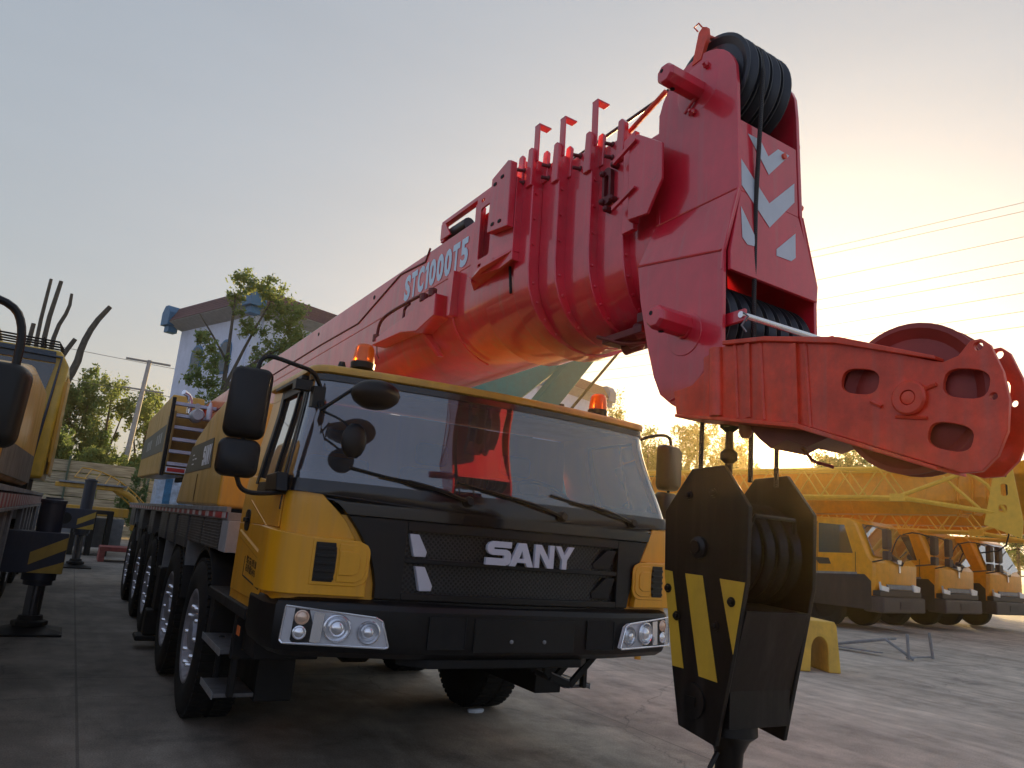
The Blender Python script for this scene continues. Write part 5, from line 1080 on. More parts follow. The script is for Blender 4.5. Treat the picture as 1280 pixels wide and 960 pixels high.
def row_truck(label, variant=0):
    """front towards -y, front centre of the cab at the origin"""
    T = empty('truck_crane', label, 'crane truck', (0, 0, 0), 0, 'yellow crane trucks parked in a row')
    W = 1.3
    prof = [(.10, .95), (-.02, 1.25), (-.04, 1.85), (.10, 2.0), (.52, 2.92), (.70, 3.02), (2.35, 3.02), (2.45, 2.9), (2.45, .95)]
    g = MB(); rs = []
    for x, s_, dz in ((-W, .90, .0), (-W+.06, .97, .0), (-W+.22, 1.0, .0), (W-.22, 1.0, 0), (W-.06, .97, 0), (W, .90, 0)):
        rs.append([(x, 1.3+(y-1.3)*s_ if y < 1 else y, z) for y, z in prof])
    g.rings(rs); cb = g.build('cab_body', RY, T, bevel=.02)
    # windscreen (raked) with black V cowl
    g = MB(); ws_ = [(-1.20, .135, 2.04), (-.55, .135, 1.96), (0, .10, 1.80), (.55, .135, 1.96), (1.20, .135, 2.04), (1.05, .495, 2.88), (-1.05, .495, 2.88)]
    ws_ = [(x, (.52-(2.92-z)*.457 if z > 2.0 else .10-(2.0-z)*.93)-.045, z) for x, y, z in ws_]
    g.loft(ws_, [(x, y+.02, z) for x, y, z in ws_]); w_ = g.build('windscreen', RGLASS, T)
    g = MB()
    for px in (-.55, .45): g.tube([(px-.1, .06, 2.06), (px+.5, .14, 2.25)], .015, 5)
    g.build('wiper_arm', BLK, w_)
    for sx in (-1, 1):
        g = MB(); g.prism([(.62, 2.06), (.62+.0, 2.06), (.86, 2.82), (1.62, 2.85), (1.62, 2.02)], 'yz', sx*(W+.004), sx*(W-.01)); g.prism([(1.70, 2.02), (1.70, 2.85), (2.25, 2.82), (2.25, 2.1)], 'yz', sx*(W+.004), sx*(W-.01)); g.build('side_window', RGLASS, T)
        g = MB(); g.prism([(.12, .6), (.12, 1.35), (.30, 1.52), (2.5, 1.40), (2.5, .6)], 'yz', sx*(W+.001), sx*(W+.02)); g.build('side_cladding', RDG, T, bevel=.01)
        g = MB(); g.prism([(.5, 1.50), (.5, 1.56), (2.45, 1.44), (2.45, 1.38)], 'yz', sx*(W+.0205), sx*(W+.026)); g.build('side_stripe', GRY, T)
        g = MB(); g.prism([(1.25, 1.72), (1.32, 1.88), (1.75, 1.88), (1.6, 1.70)], 'yz', sx*(W+.0), sx*(W+.012)); g.build('door_recess', RDG, T)
        g = MB(); g.tube([(sx*(W+.005), 1.66, 1.45), (sx*(W+.005), 1.66, 2.9)], .008, 4); g.tube([(sx*(W+.005), .55, 1.5), (sx*(W+.005), .55, 2.1)], .008, 4); g.build('door_seam', CHS, T)
        g = MB(); hx = sx*.98; g.prism([(hx-.24, 1.33), (hx+.24 if sx < 0 else hx+.24, 1.27), (hx+.2, 1.12), (hx-.2, 1.12)] if sx > 0 else [(hx-.24, 1.27), (hx+.24, 1.33) if 0 else (hx+.22, 1.22), (hx+.2, 1.10), (hx-.22, 1.14), (hx-.27, 1.36)], 'xz', -.11, -.05); hl_ = g.build('headlight', mat('headlamp pale', (.90, .90, .86), .3, .1), T, bevel=.012)
        g = MB(); g.tube([(sx*1.2, .35, 2.75), (sx*1.45, .1, 2.85), (sx*1.5, -.38, 2.7)], .02, 6, 1); rbox(g, (sx*1.5, -.4, 2.48), .14, .07, .27, r=.04); rbox(g, (sx*1.5, -.4, 2.05), .13, .07, .12, r=.04); g.tube([(sx*1.5, -.35, 1.95), (sx*1.25, .15, 1.85)], .02, 6); g.build('wing_mirror', mat('brown black mirror', (.05, .03, .025), .5), T)
    g = MB(); g.prism([(-1.28, .98), (1.28, .98), (1.28, 1.12), (.7, 1.16), (-.7, 1.16), (-1.28, 1.12)], 'xz', -.10, .1); g.build('lower_grille', RDG, T, bevel=.015)
    g = MB(); g.prism([(-.72, 1.17), (.72, 1.17), (.78, 1.30), (-.78, 1.30)], 'xz', -.07, -.03); g.build('silver_bar', GRY, T, bevel=.01)
    g = MB(); g.box((-1.3, -.20, .55), (1.3, .35, .97)); b_ = g.build('bumper', mat('worn dark bumper', (.05, .042, .04), .5, dirt=.4), T, bevel=.05, seg=3)
    g = MB(); g.box((-.32, -.214, .66), (.32, -.203, .86)); g.build('plate_holder', RDG, b_)
    g = MB(); g.prism([(-.14, 1.98), (.14, 1.98), (.05, 1.78), (.05, 1.62), (-.05, 1.62), (-.05, 1.78)], 'xz', -.075, -.045); g.build('emblem', CHR, T, bevel=.01)
    g = MB(); g.box((-1.2, 2.4, .7), (1.2, 12.5, 1.5)); g.box((-1.3, 2.6, 1.45), (1.3, 12.5, 1.55)); g.box((-1.31, 3.4, 1.0), (-1.2, 5.0, 1.45)); g.build('chassis', RDG, T, bevel=.02)
    for yy in (1.5, 3.3, 8.0, 9.4):
        for xx_ in (-1.08, 1.08):
            g = MB(); g.lathe([(.3, -.14), (.48, -.16), (.53, -.12), (.53, .12), (.48, .16), (.3, .14), (.28, .05), (.1, .10)], (xx_, yy, .53), (1 if xx_ > 0 else -1, 0, 0), 28); g.build('wheel', RUB, T)
    g = MB(); g.cyl((.2, 6.6, 1.5), (.2, 6.6, 1.85), .8); g.box((-1.1, 5.4, 1.8), (1.3, 10.8, 2.5)); g.box((-1.2, 8.8, 1.9), (1.3, 11.3, 3.2)); g.build('upper_frame', RY, T, bevel=.04)
    g = MB(); g.prism([(5.2, 1.75), (6.7, 1.75), (6.7, 3.25), (5.6, 3.25), (5.2, 2.6)], 'yz', -1.35, -.45); o_ = g.build('operator_cab', RY, T, bevel=.05)
    g = MB(); g.prism([(5.6, 2.3), (6.5, 2.3), (6.5, 3.1), (5.8, 3.1)], 'yz', -1.357, -1.352); g.build('side_window', RGLASS, o_)
    # telescopic boom
    g = MB(); bx0, bx1 = -.25, .75
    sec = [(bx0, 4.38), (bx0, 3.45), (bx0+.22, 3.10), (bx1-.22, 3.10), (bx1, 3.45), (bx1, 4.38)]
    g.rings([[(x, y, z+.02*(8-y)) for x, z in sec] for y in (10.5, -1.4)]); bo = g.build('boom', RY, T, bevel=.03)
    g = MB()
    for yy in (-.9, 1.2, 3.4, 5.6, 7.8): g.rings([[(x+(-.012 if x < .2 else .012), y_, z+.02*(8-y_)+(.012 if z > 4 else -.012)) for x, z in sec] for y_ in (yy, yy+.05)])
    g.tube([(-.3, -1.2, 4.5), (-.3, 9, 4.32)], .03, 6); g.tube([(.25, -1.2, 4.62), (.25, 9, 4.45)], .02, 6); g.build('boom_rib', RY, bo)
    for k in range(4):
        g = MB(); q = .05*k; g.rings([[(x+(q if x < .2 else -q), y, z+.02*(8-y)-(q if z > 4 else -q)) for x, z in sec] for y in (-1.35-.35*k, -1.72-.35*k)]); c_ = g.build('boom_section', RY, T, bevel=.02)
        g = MB(); y = -1.6-.35*k; g.rings([[(x+(q-.04 if x < .2 else .04-q), yy, z+.02*(8-y)-(q-.04 if z > 4 else .04-q)) for x, z in sec] for yy in (y, y-.06)]); g.build('collar', RY, c_, bevel=.01)
    g = MB(); g.prism([(-2.7, 4.6), (-3.3, 4.75), (-3.5, 4.4), (-3.6, 3.2), (-3.2, 2.85), (-2.8, 3.3)], 'yz', -.02, .05); g.prism([(-2.7, 4.6), (-3.3, 4.75), (-3.5, 4.4), (-3.6, 3.2), (-3.2, 2.85), (-2.8, 3.3)], 'yz', .45, .52); g.box((-.02, -3.2, 3.3), (.5, -2.8, 4.4)); bh = g.build('boom_head', RY, T, bevel=.02)
    for z_ in (4.45, 3.15):
        g = MB(); g.lathe([(.05, -.2), (.26, -.2), (.28, -.18), (.22, 0), (.28, .18), (.26, .2), (.05, .2)], (.25, -3.3, z_), (1, 0, 0), 24); g.build('head_sheave', SHV, bh)
    # folded lattice jib on its left side
    JY = mat('pale jib yellow', (.85, .50, .05), .45, var=.1)
    g = MB(); lattice(g, -1.15, -.55, -.6, 9.5, 3.62, 4.42, 9, .04); jb = g.build('lattice_jib', JY, T)
    g = MB(); g.tube([(-1.15, -.6, 4.42), (-.75, -2.9, 4.72)], .05, 6); g.tube([(-1.15, -.6, 3.62), (-.75, -3.1, 3.25)], .06, 6); g.tube([(-.55, -.6, 3.62), (-.35, -3.1, 3.25)], .05, 6); g.tube([(-1.15, -.6, 3.66), (-.8, -2.7, 4.55)], .055, 6); g.tube([(-.9, -1.6, 4.2), (-.8, -2.4, 3.4)], .045, 6); g.tube([(-.9, -1.9, 4.55), (-.8, -2.6, 4.0), (-.8, -3.0, 3.3)], .045, 6)
    g.box((-1.20, -.75, 3.52), (-1.08, -.35, 3.72)); g.build('jib_foot', JY, jb)
    g = MB(); outp = [(-2.5, 3.0), (-3.3, 2.7), (-3.35, 3.1), (-3.12, 4.85), (-2.9, 4.90)]
    g.plate(outp, [rrect(-3.06, 3.72, -2.9, 4.02, .06), rrect(-3.06, 4.18, -2.95, 4.4, .05), rrect(-3.02, 3.3, -2.84, 3.5, .06)], 'yz', -.86, -.80); g.build('jib_end_plate', JY, jb, bevel=.006)
    g = MB(); g.tube([(-.8, -3.0, 4.6), (-.8, -3.05, 2.9), (-.75, -2.9, 2.4), (-.6, -2.3, 2.3)], .02, 5, 1); g.build('hanging_cable', CHS, jb)
    return T
rt_labels = ['yellow crane truck nearest the big black hook block, side windows showing', 'yellow crane truck squeezed between two others, second from the hook block', 'yellow crane truck farthest right whose whole front shows beside a bare tyre']
ROWZ = R(9)
first = row_truck(rt_labels[0]); first.location = (20.2, 12.9, 0); first.rotation_euler = (0, 0, ROWZ)
for i in (1, 2):
    c = copytree(first); c['label'] = rt_labels[i]; c.location = ((24.4, 13.6, 0), (28.1, 14.0, 0))[i-1]; c.rotation_euler = (0, 0, ROWZ-R(2)*i)
    for ch_ in c.children:
        if ch_.name.startswith('lattice_jib'): ch_.location.z -= .62; ch_.location.y += -.5*i
# far right hook block with hazard stripes on a fourth crane just out of the picture
FH = empty('hook_block', 'small yellow and black striped hook block hanging at the right photo edge', 'hook block', (24.6, 10.2, 1.0))
g = MB(); g.prism([(-.45+24.6, 2.55), (.3+24.6, 2.85), (.75+24.6, 1.7), (.5+24.6, 1.1), (.1+24.6, 1.3)], 'xz', 10.1, 10.4); hb2 = g.build('side_plate', HAZ, FH, bevel=.02)
g = MB(); g.cyl((24.85, 10.25, 1.15), (24.9, 10.25, .75), .06); g.cyl((24.5, 10.25, 2.7), (24.45, 10.25, 4.4), .03); g.build('hook_shank', CHS, FH)
# loose tyres by the last truck
tl = ['worn tyre lying on the ground beside the last yellow truck']
g = MB(); g.lathe([(.3, -.16), (.52, -.17), (.6, -.1), (.6, .1), (.52, .17), (.3, .16), (.28, 0)], (25.6, 10.6, .6), (.3, 1, .1), 32); tag(g.build('loose_tyre', RUB, None, loc=(25.6, 10.6, 0)), 'worn black tyre standing on edge at the right picture edge by the last yellow truck', 'tyre')

# ================================================================== things standing in the yard
g = MB(); bx_ = 10.35; cw = 1.15
blk = [(-.58, 0), (-.50, .72), (-.44, .78), (.44, .78), (.50, .72), (.58, 0), (.24, 0), (.22, .34)]+[(.22*math.cos(R(a)), .34+.20*math.sin(R(a))) for a in range(20, 180, 20)]+[(-.22, .34), (-.24, 0)]
Rb = Matrix.Rotation(R(66), 3, 'Z'); g = MB(lambda x, y, z: Vector((10.75, 8.45, 0))+Rb@Vector((x, y, z)))
g.loft([(-.36 if z > .7 else -.40, x*.62, z) for x, z in blk], [(.36 if z > .7 else .40, x*.62, z) for x, z in blk])
tag(g.build('step_stool', mat('stool yellow', (.66, .42, .05), .45, var=.12, dirt=.35), None, bevel=.02, loc=(10.75, 8.45, 0)), 'yellow metal step stool with an arched opening behind the black hook block', 'stool')
ms = empty('trestle_frame', 'low triangular metal frame lying on the concrete in front of the yellow trucks', 'metal frame', (14.5, 9.6, 0))
g = MB(); P0, P1, P2 = (13.9, 10.6, .03), (14.4, 8.9, .03), (15.3, 9.0, .03)
g.tube([P0, (14.2, 9.35, .34), P1], .03, 6); g.tube([(14.2, 9.35, .34), (14.9, 9.6, .32)], .03, 6); g.build('tube_frame', GRY, ms)
g = MB(); g.tube([(14.32, 8.95, .03), (14.28, 8.95, .5)], .03, 6); g.build('leg', GRY, ms)
g = MB(); g.tube([(15.2, 9.0, .03), (15.12, 9.02, .52)], .03, 6); g.build('leg', GRY, ms)
g = MB(); g.prism([(13.85, 10.6), (14.2, 9.5), (14.35, 9.5), (14.1, 10.6)], 'xy', .05, .07); g.tube([(14.28, 8.97, .06), (15.2, 9.03, .06)], .02, 6); g.build('cross_bar', GRY, ms)
g = MB(); g.lathe([(.14, 0), (.15, .02), (.13, .03)], (3.66, 6.62, .0), (0, 0, 1), 7); ob = g.build('crushed_paper', WHT, None, loc=(3.66, 6.62, 0)); ob.scale = (.6, .35, 1); tag(ob, 'scrap of crushed white paper on the concrete in front of the crane truck', 'litter')
g = MB(); g.lathe([(.05, 0), (.05, .12), (.07, .12), (.07, .16)], (7.9, 9.3, 0), (0, 0, 1), 12); tag(g.build('bollard_cap', mat('orange yellow plastic', (.6, .3, .03), .5), None, loc=(7.9, 9.3, 0)), 'tiny orange yellow peg on the ground under the right corner of the main truck bumper', 'peg')
# red and grey scrap between the two cranes
for i, (x0, x1, y0, y1, h, m_, nm, lb) in enumerate(((0.9, 3.0, 24.5, 25.6, .42, mat('rusty red steel', (.25, .05, .04), .7, var=.3, dirt=.5), 'steel_pallet', 'rusty red steel pallet lying on the ground between the two crane trucks'), (.1, 1.2, 27, 28, 1.4, CHS, 'machine_base', 'black machine base behind the rusty red pallet'))):
    g = MB(); g.box((x0, y0, h-.12), (x1, y1, h)); g.box((x0, y0, .0), (x0+.15, y1, h-.12)); g.box((x1-.15, y0, 0), (x1, y1, h-.12)); g.box(((x0+x1)/2-.08, y0, 0), ((x0+x1)/2+.08, y1, h-.12)); tag(g.build(nm, m_, None, bevel=.01, loc=((x0+x1)/2, (y0+y1)/2, 0)), lb, 'scrap metal')
gb = empty('dismantled_cab', 'dismantled yellow machine frame with a curved ladder lying behind the outrigger', 'machine part', (1.0, 29, 0))
g = MB(); g.box((-.6, 28.6, 1.2), (1.7, 30, 1.5)); g.tube([(1.2, 28.5, 2.1), (1.75, 28.5, 1.9), (2.0, 28.5, 1.4), (1.9, 28.5, .8)], .11, 8, 2); g.box((-.6, 28.4, 2.05), (1.4, 28.6, 2.2)); g.build('body_frame', YEL2, gb, bevel=.03)
g = MB()
for k in range(9): x = -.1+k*.3; z = 2.75-.035*k*k*.6; g.tube([(x, 28.5, z-.35), (x+.18, 29.2, z)], .02, 5)
g.tube([(-.1+k*.3+.18, 29.2, 2.75-.021*k*k) for k in range(9)], .025, 5); g.tube([(-.1+k*.3, 28.5, 2.40-.021*k*k) for k in range(9)], .025, 5); g.build('curved_ladder', YEL2, gb)
g = MB(); g.box((-.5, 28.3, 2.2), (1.5, 28.5, 2.26)); g.box((-.4, 28.2, .2), (1.6, 28.4, 1.15)); g.build('side_panel', GRY, gb, bevel=.01)
g = MB(); g.rings([[(2.35+.42*sx*math.cos(a), 27.0+z_*0, 1.35+.30*sx*math.sin(a)) for a in [2*math.pi*i/12 for i in range(12)]] if 0 else [(2.35+.42*sx*math.cos(a), 27.0+dy, 1.35+.30*sx*math.sin(a)+.1*math.cos(a)) for a in [2*math.pi*i/12 for i in range(12)]] for sx, dy in ((.7, 0), (1, .1), (1, .5), (.7, .6))]); g.box((1.9, 27.1, .0), (2.8, 27.5, 1.1)); tag(g.build('wrapped_bundle', mat('grey plastic wrap', (.28, .28, .30), .3, var=.5, scale=14), None, loc=(2.35, 27.2, 0)), 'grey plastic wrapped bundle on a box beside the yellow ladder frame', 'bundle')
# blue and white shed under the ladder, concrete wall
g = MB(); g.box((1.9, 22.5, 0), (3.6, 23.6, 2.75)); tag(g.build('cargo_shed', stripes('blue white corrugation', (.50, .60, .74), (.05, .20, .38), (1, 0, 0), .42, .55), None, loc=(2.7, 23, 0)), 'shed with blue and white stripes seen below the ladder of the crane truck', 'shed')
# stack of sawn timber along the back
TB = []
def timber():
    m = bpy.data.materials.new('weathered timber'); m.use_nodes = True; nt = m.node_tree; b = nt.nodes['Principled BSDF']; b.inputs['Roughness'].default_value = .85
    tc = nt.nodes.new('ShaderNodeTexCoord'); mp = nt.nodes.new('ShaderNodeMapping'); mp.inputs['Scale'].default_value = (.3, .3, 5); lk(nt, tc.outputs['Object'], mp.inputs[0]); n = nt.nodes.new('ShaderNodeTexNoise'); n.inputs['Scale'].default_value = 4; n.inputs['Detail'].default_value = 8; lk(nt, mp.outputs[0], n.inputs[0])
    cr = nt.nodes.new('ShaderNodeValToRGB'); cr.color_ramp.elements[0].position = .35; cr.color_ramp.elements[0].color = (.20, .175, .12, 1); cr.color_ramp.elements[1].position = .65; cr.color_ramp.elements[1].color = (.46, .41, .29, 1); lk(nt, n.outputs[0], cr.inputs[0]); lk(nt, cr.outputs[0], b.inputs['Base Color']); return m
tm = timber()
tw = empty('board_fence', 'long fence of weathered horizontal boards behind the two crane trucks', 'fence', (2, 41, 0))
for k in range(6):
    g = MB(); x = -14
    while x < 14:
        L_ = random.uniform(4, 7); z0 = .1+k*.57+random.uniform(-.015, .015); g.box((x, 41+random.uniform(-.04, .04), z0), (min(x+L_, 14), 41.25, z0+.53)); x += L_+.03
    g.build('board_course', tm, tw, bevel=.015)
g = MB()
for x in (-11, -7.5, -4, -.5, 3, 6.5, 10): g.box((x, 40.9, 0), (x+.09, 40.96, 3.7))
g.build('fence_post', mat('green steel post', (.06, .10, .07), .5), tw)

# ================================================================== houses
ROOFT = mat('maroon roof tile', (.15, .07, .07), .7, var=.3, scale=14)
WALLW = mat('white rendered wall', (.74, .77, .88), .8, var=.08, scale=2, dirt=.12, dirtcol=(.35, .35, .38))
WGL = mat('dark window pane', (.05, .07, .09), .12, var=.2)
def house(name, label, C0, az, L1, L2, H):
    h = empty(name, label, 'house', (C0[0], C0[1], 0))
    d1 = Vector((math.sin(R(az)), math.cos(R(az)), 0)); d2 = Vector((math.cos(R(az)), -math.sin(R(az)), 0)); o = Vector((C0[0], C0[1], 0))
    f = lambda a, b, z: o+d1*a+d2*b+Vector((0, 0, z))
    g = MB(f); g.box((0, 0, 0), (L1, L2, H)); g.build('wall', WALLW, h)
    g = MB(f)     # eave soffit, tiled mansard strip, hipped roof
    def rg(e, z): return [(-e, -e, z), (L1+e, -e, z), (L1+e, L2+e, z), (-e, L2+e, z)]
    g.rings([rg(0.0, H-.28), rg(.62, H+.02), rg(.62, H+.08)]); g.build('soffit', mat('soffit cream', (.42, .41, .40), .8), h)
    g = MB(f); g.rings([rg(.66, H+.06), rg(.62, H+.12), rg(.22, H+.78), rg(-1.2, H+1.2)]); rf = g.build('roof', ROOFT, h)
    g = MB(f)
    for k in range(1, 5):
        e = .62-.4*k/5+.012; g.rings([rg(e+.02, H+.12+.66*k/5-.03), rg(e-.01, H+.12+.66*k/5+.02)])
    g.build('tile_course', ROOFT, rf)
    for a, b in ((-.35, -.35), (L1+.35, -.35), (-.35, L2+.35)):
        g = MB(f); g.prism([(a-.36, -.1+H), (a+.36, -.1+H), (a+.36, .5+H), (a+.14, .82+H), (a-.14, .82+H), (a-.36, .5+H)], 'xz', b-.36, b+.36); g.box((a-.22, b-.22, H-.4), (a+.22, b+.22, H-.1)); g.build('corner_block', BLU, h, bevel=.02)
    # pilaster, windows
    g = MB(f); g.box((-.12, .35, 0), (0, .9, H-.3)); g.box((.3, -.1, 0), (.6, 0, H-.3)); g.build('pilaster', WALLW, h)
    def arch(mb, u, z, w_, hh, face, d0, d1):
        pl = [(u-w_, z), (u+w_, z), (u+w_, z+hh)]+[(u+w_*math.cos(R(a)), z+hh+w_*math.sin(R(a))) for a in range(20, 180, 20)]+[(u-w_, z+hh)]
        mb.prism(pl, 'xz' if face == 0 else 'yz', d0, d1)
    for fl in range(3):
        zb = .9+fl*3.2
        for face, us in ((0, [1.9+i*2.4 for i in range(int((L1-1)/2.4))]), (1, [2.7+i*2.6 for i in range(max(1, int((L2-1)/2.6)))])):
            for u in us:
                g = MB(f); arch(g, u, zb, .48, 1.0, face, -.06, 0.0); w_ = g.build('window', BLU, h)
                g = MB(f); arch(g, u, zb+.08, .38, .92, face, -.075, -.0605); g.build('pane', WGL, w_)
    for zb in (1.0, 4.2, 7.0):
        g = MB(f); g.box((-.08, 1.05, zb), (0, 2.05, zb+1.7)); w_ = g.build('window', BLU, h); g = MB(f); g.box((-.10, 1.12, zb+.08), (-.0805, 1.52, zb+1.62)); g.box((-.10, 1.58, zb+.08), (-.0805, 1.98, zb+1.62)); g.build('pane', mat('bright pane', (.45, .5, .6), .15, var=.2), w_)
    return h
house('house', 'white house with maroon tiled eaves and blue corner blocks behind the leafy street tree', (5.05, 30.5), -20, 6.2, 3.9, 9.9)
house('house', 'pale building with brown tiled roof strip glimpsed beyond the teal crane boom', (20.6, 33.0), -20, 9, 5.5, 10.1)

# ================================================================== teal crane far behind the cab
tc_ = empty('teal_crane', 'teal crane boom raised behind the white cab roof', 'crane', (9.2, 19.5, 0))
def obox(g, p0, p1, wd, ht):
    p0 = Vector(p0); p1 = Vector(p1); d = (p1-p0).normalized(); s_ = d.cross(Vector((0, 0, 1))).normalized(); u_ = s_.cross(d)
    g.rings([[tuple(p+s_*a*wd/2+u_*b*ht/2) for a, b in ((-1, -1), (1, -1), (1, 1), (-1, 1))] for p in (p0, p1)])
g = MB(); obox(g, (8.8, 19.5, 4.6), (16.5, 16.5, 12.5), .9, 1.5); g.build('boom', TEAL, tc_, bevel=.03)
g = MB(); obox(g, (9.9, 17.5, 4.0), (13.2, 17.2, 8.6), .55, .6); g.build('lift_cylinder', mat('deep teal', (.02, .16, .13), .4), tc_, bevel=.03)
g = MB(); g.tube([(11.0, 17.0, 4.6), (14.6, 16.9, 9.2)], .04, 6); g.build('stay_cable', CHS, tc_)
g = MB(); g.box((7.6, 18.6, 4.2), (9.6, 19.8, 5.4)); g.cyl((8.9, 18.4, 5.2), (9.7, 18.4, 5.2), .28); g.box((8.5, 18.3, 4.7), (8.62, 18.6, 6.3)); g.build('boom_foot', TEAL, tc_, bevel=.05)
g = MB(); g.box((7.0, 17.5, 1.2), (12.5, 20.5, 4.2)); g.box((6.5, 17.2, .6), (14, 20.8, 1.2)); g.build('carrier', TEAL, tc_, bevel=.05)

# ================================================================== utility pole and wires
up = empty('utility_pole', 'concrete utility pole with cross arms standing among the trees on the left', 'pole', (1.85, 44, 0))
g = MB(); g.cyl((1.85, 44, 0), (2.25, 44, 9.4), .17, .11, 12); g.build('pole', mat('pale concrete', (.36, .36, .37), .8), up)
g = MB(); g.box((1.1, 43.9, 9.25), (3.3, 44.0, 9.35)); g.box((1.2, 43.9, 7.7), (3.2, 44.0, 7.78)); g.build('cross_arm', GRY, up)
pw = []
def wire(p, q, sag, r=.012, lab=''):
    pts = [Vector(p).lerp(Vector(q), t/16)-Vector((0, 0, sag*4*(t/16)*(1-t/16))) for t in range(17)]
    g = MB(); g.tube(pts, r, 5); return g.build('power_line', mat('wire grey', (.12, .12, .13), .6), None)
WP = [((35.14, 78.89, 25.67), (56.92, 19.05, 28.71)), ((35.15, 78.84, 25.33), (56.9, 19.1, 28.0)), ((35.27, 78.51, 22.88), (56.86, 19.21, 26.11)), ((35.36, 78.27, 21.12), (56.82, 19.32, 24.37)), ((35.39, 78.19, 20.52), (56.8, 19.38, 23.38)), ((35.46, 77.99, 19.05), (56.76, 19.48, 21.91)), ((35.51, 77.87, 18.14), (56.73, 19.56, 20.52)), ((35.55, 77.75, 17.26), (56.7, 19.63, 19.39))]
for i, (p, q) in enumerate(WP):
    o = wire(p, q, .35, .02)
    tag(o, 'overhead power line right of the boom head, %s from the top' % ('first second third fourth fifth sixth seventh eighth'.split()[i]), 'power line', 'overhead power lines'); 
for k, (z, lb) in enumerate(((9.4, 'thin wire at the top arm of the utility pole'), (7.8, 'thin wire at the lower arm of the utility pole'))):
    tag(wire((-30, 42, z+1), (14, 46, z), .4, .014), lb, 'wire')

# ================================================================== trees
def leafmat(name, c, c2):
    m = bpy.data.materials.new(name); m.use_nodes = True; nt = m.node_tree; b = nt.nodes['Principled BSDF']; b.inputs['Roughness'].default_value = .6
    n = nt.nodes.new('ShaderNodeTexNoise'); n.inputs['Scale'].default_value = 1.2; n.inputs['Detail'].default_value = 4; tc = nt.nodes.new('ShaderNodeTexCoord'); lk(nt, tc.outputs['Object'], n.inputs[0])
    mx = nt.nodes.new('ShaderNodeMix'); mx.data_type = 'RGBA'; mx.inputs[6].default_value = (*c, 1); mx.inputs[7].default_value = (*c2, 1)
    mr = nt.nodes.new('ShaderNodeMapRange'); mr.inputs[1].default_value = .35; mr.inputs[2].default_value = .65; lk(nt, n.outputs[0], mr.inputs[0]); lk(nt, mr.outputs[0], mx.inputs[0]); lk(nt, mx.outputs[2], b.inputs['Base Color'])
    tr = nt.nodes.new('ShaderNodeBsdfTranslucent'); lk(nt, mx.outputs[2], tr.inputs[0]); ms = nt.nodes.new('ShaderNodeMixShader'); ms.inputs[0].default_value = .5
    lk(nt, b.outputs[0], ms.inputs[1]); lk(nt, tr.outputs[0], ms.inputs[2]); lk(nt, ms.outputs[0], nt.nodes['Material Output'].inputs[0]); return m
LF1 = leafmat('dark green leaves', (.09, .16, .05), (.15, .22, .07)); LF2 = leafmat('olive leaves', (.17, .25, .08), (.28, .33, .11)); LF3 = leafmat('shrub leaves', (.11, .18, .06), (.19, .26, .09))
BRK = mat('bark', (.10, .085, .07), .9, var=.3, bump=.5, bscale=20)
rng = np.random.default_rng(5)
def leaves(clumps, n, size):
    """leaf quads spread through blobby clumps with uneven edges"""
    cl = np.array(clumps, float); vol = cl[:, 3]*cl[:, 4]*cl[:, 5]; cnt = np.maximum(20, (n*vol**.75/np.sum(vol**.75)).astype(int)); P = []
    for c, k in zip(cl, cnt):
        m_ = max(5, k//45); d = rng.normal(size=(m_, 3)); d /= np.linalg.norm(d, axis=1)[:, None]; sub = d*rng.uniform(.15, 1.08, (m_, 1))**.6
        w_ = rng.uniform(.16, .34, m_); idx = rng.integers(0, m_, k)
        q = sub[idx]+rng.normal(size=(k, 3))*w_[idx][:, None]*.62; P.append(c[:3]+q*c[3:6])
    P = np.concatenate(P); N = len(P); a = rng.normal(size=(N, 3)); a /= np.linalg.norm(a, axis=1)[:, None]; b = rng.normal(size=(N, 3)); b -= a*(a*b).sum(1)[:, None]; b /= np.linalg.norm(b, axis=1)[:, None]
    s = rng.uniform(.6, 1.3, (N, 1))*size; V = np.stack([P-a*s, P+b*s*.45, P+a*s, P-b*s*.45], 1).reshape(-1, 3)
    return V, N
def tree(name, label, base, limbs, clumps, n, size, lm, group=None):
    t = empty(name, label, 'tree', base, group=group); off = Vector(base)
    if limbs:
        g = MB()
        for pts, r_a, r_b in limbs: g.tube([off+Vector(p) for p in pts], (lambda a, b: (lambda k: a+(b-a)*k))(r_a, r_b), 8, 1)
        g.build('trunk', BRK, t)
    if clumps:
        V, N = leaves(clumps, n, size); me = bpy.data.meshes.new('crown'); me.vertices.add(len(V)); me.vertices.foreach_set('co', V.ravel()); me.loops.add(4*N); me.polygons.add(N)
        me.loops.foreach_set('vertex_index', np.arange(4*N)); me.polygons.foreach_set('loop_start', np.arange(N)*4); me.polygons.foreach_set('loop_total', np.full(N, 4)); me.update(); me.validate(); me.materials.append(lm)
        o = bpy.data.objects.new('crown', me); COL.objects.link(o); o.parent = t
    return t
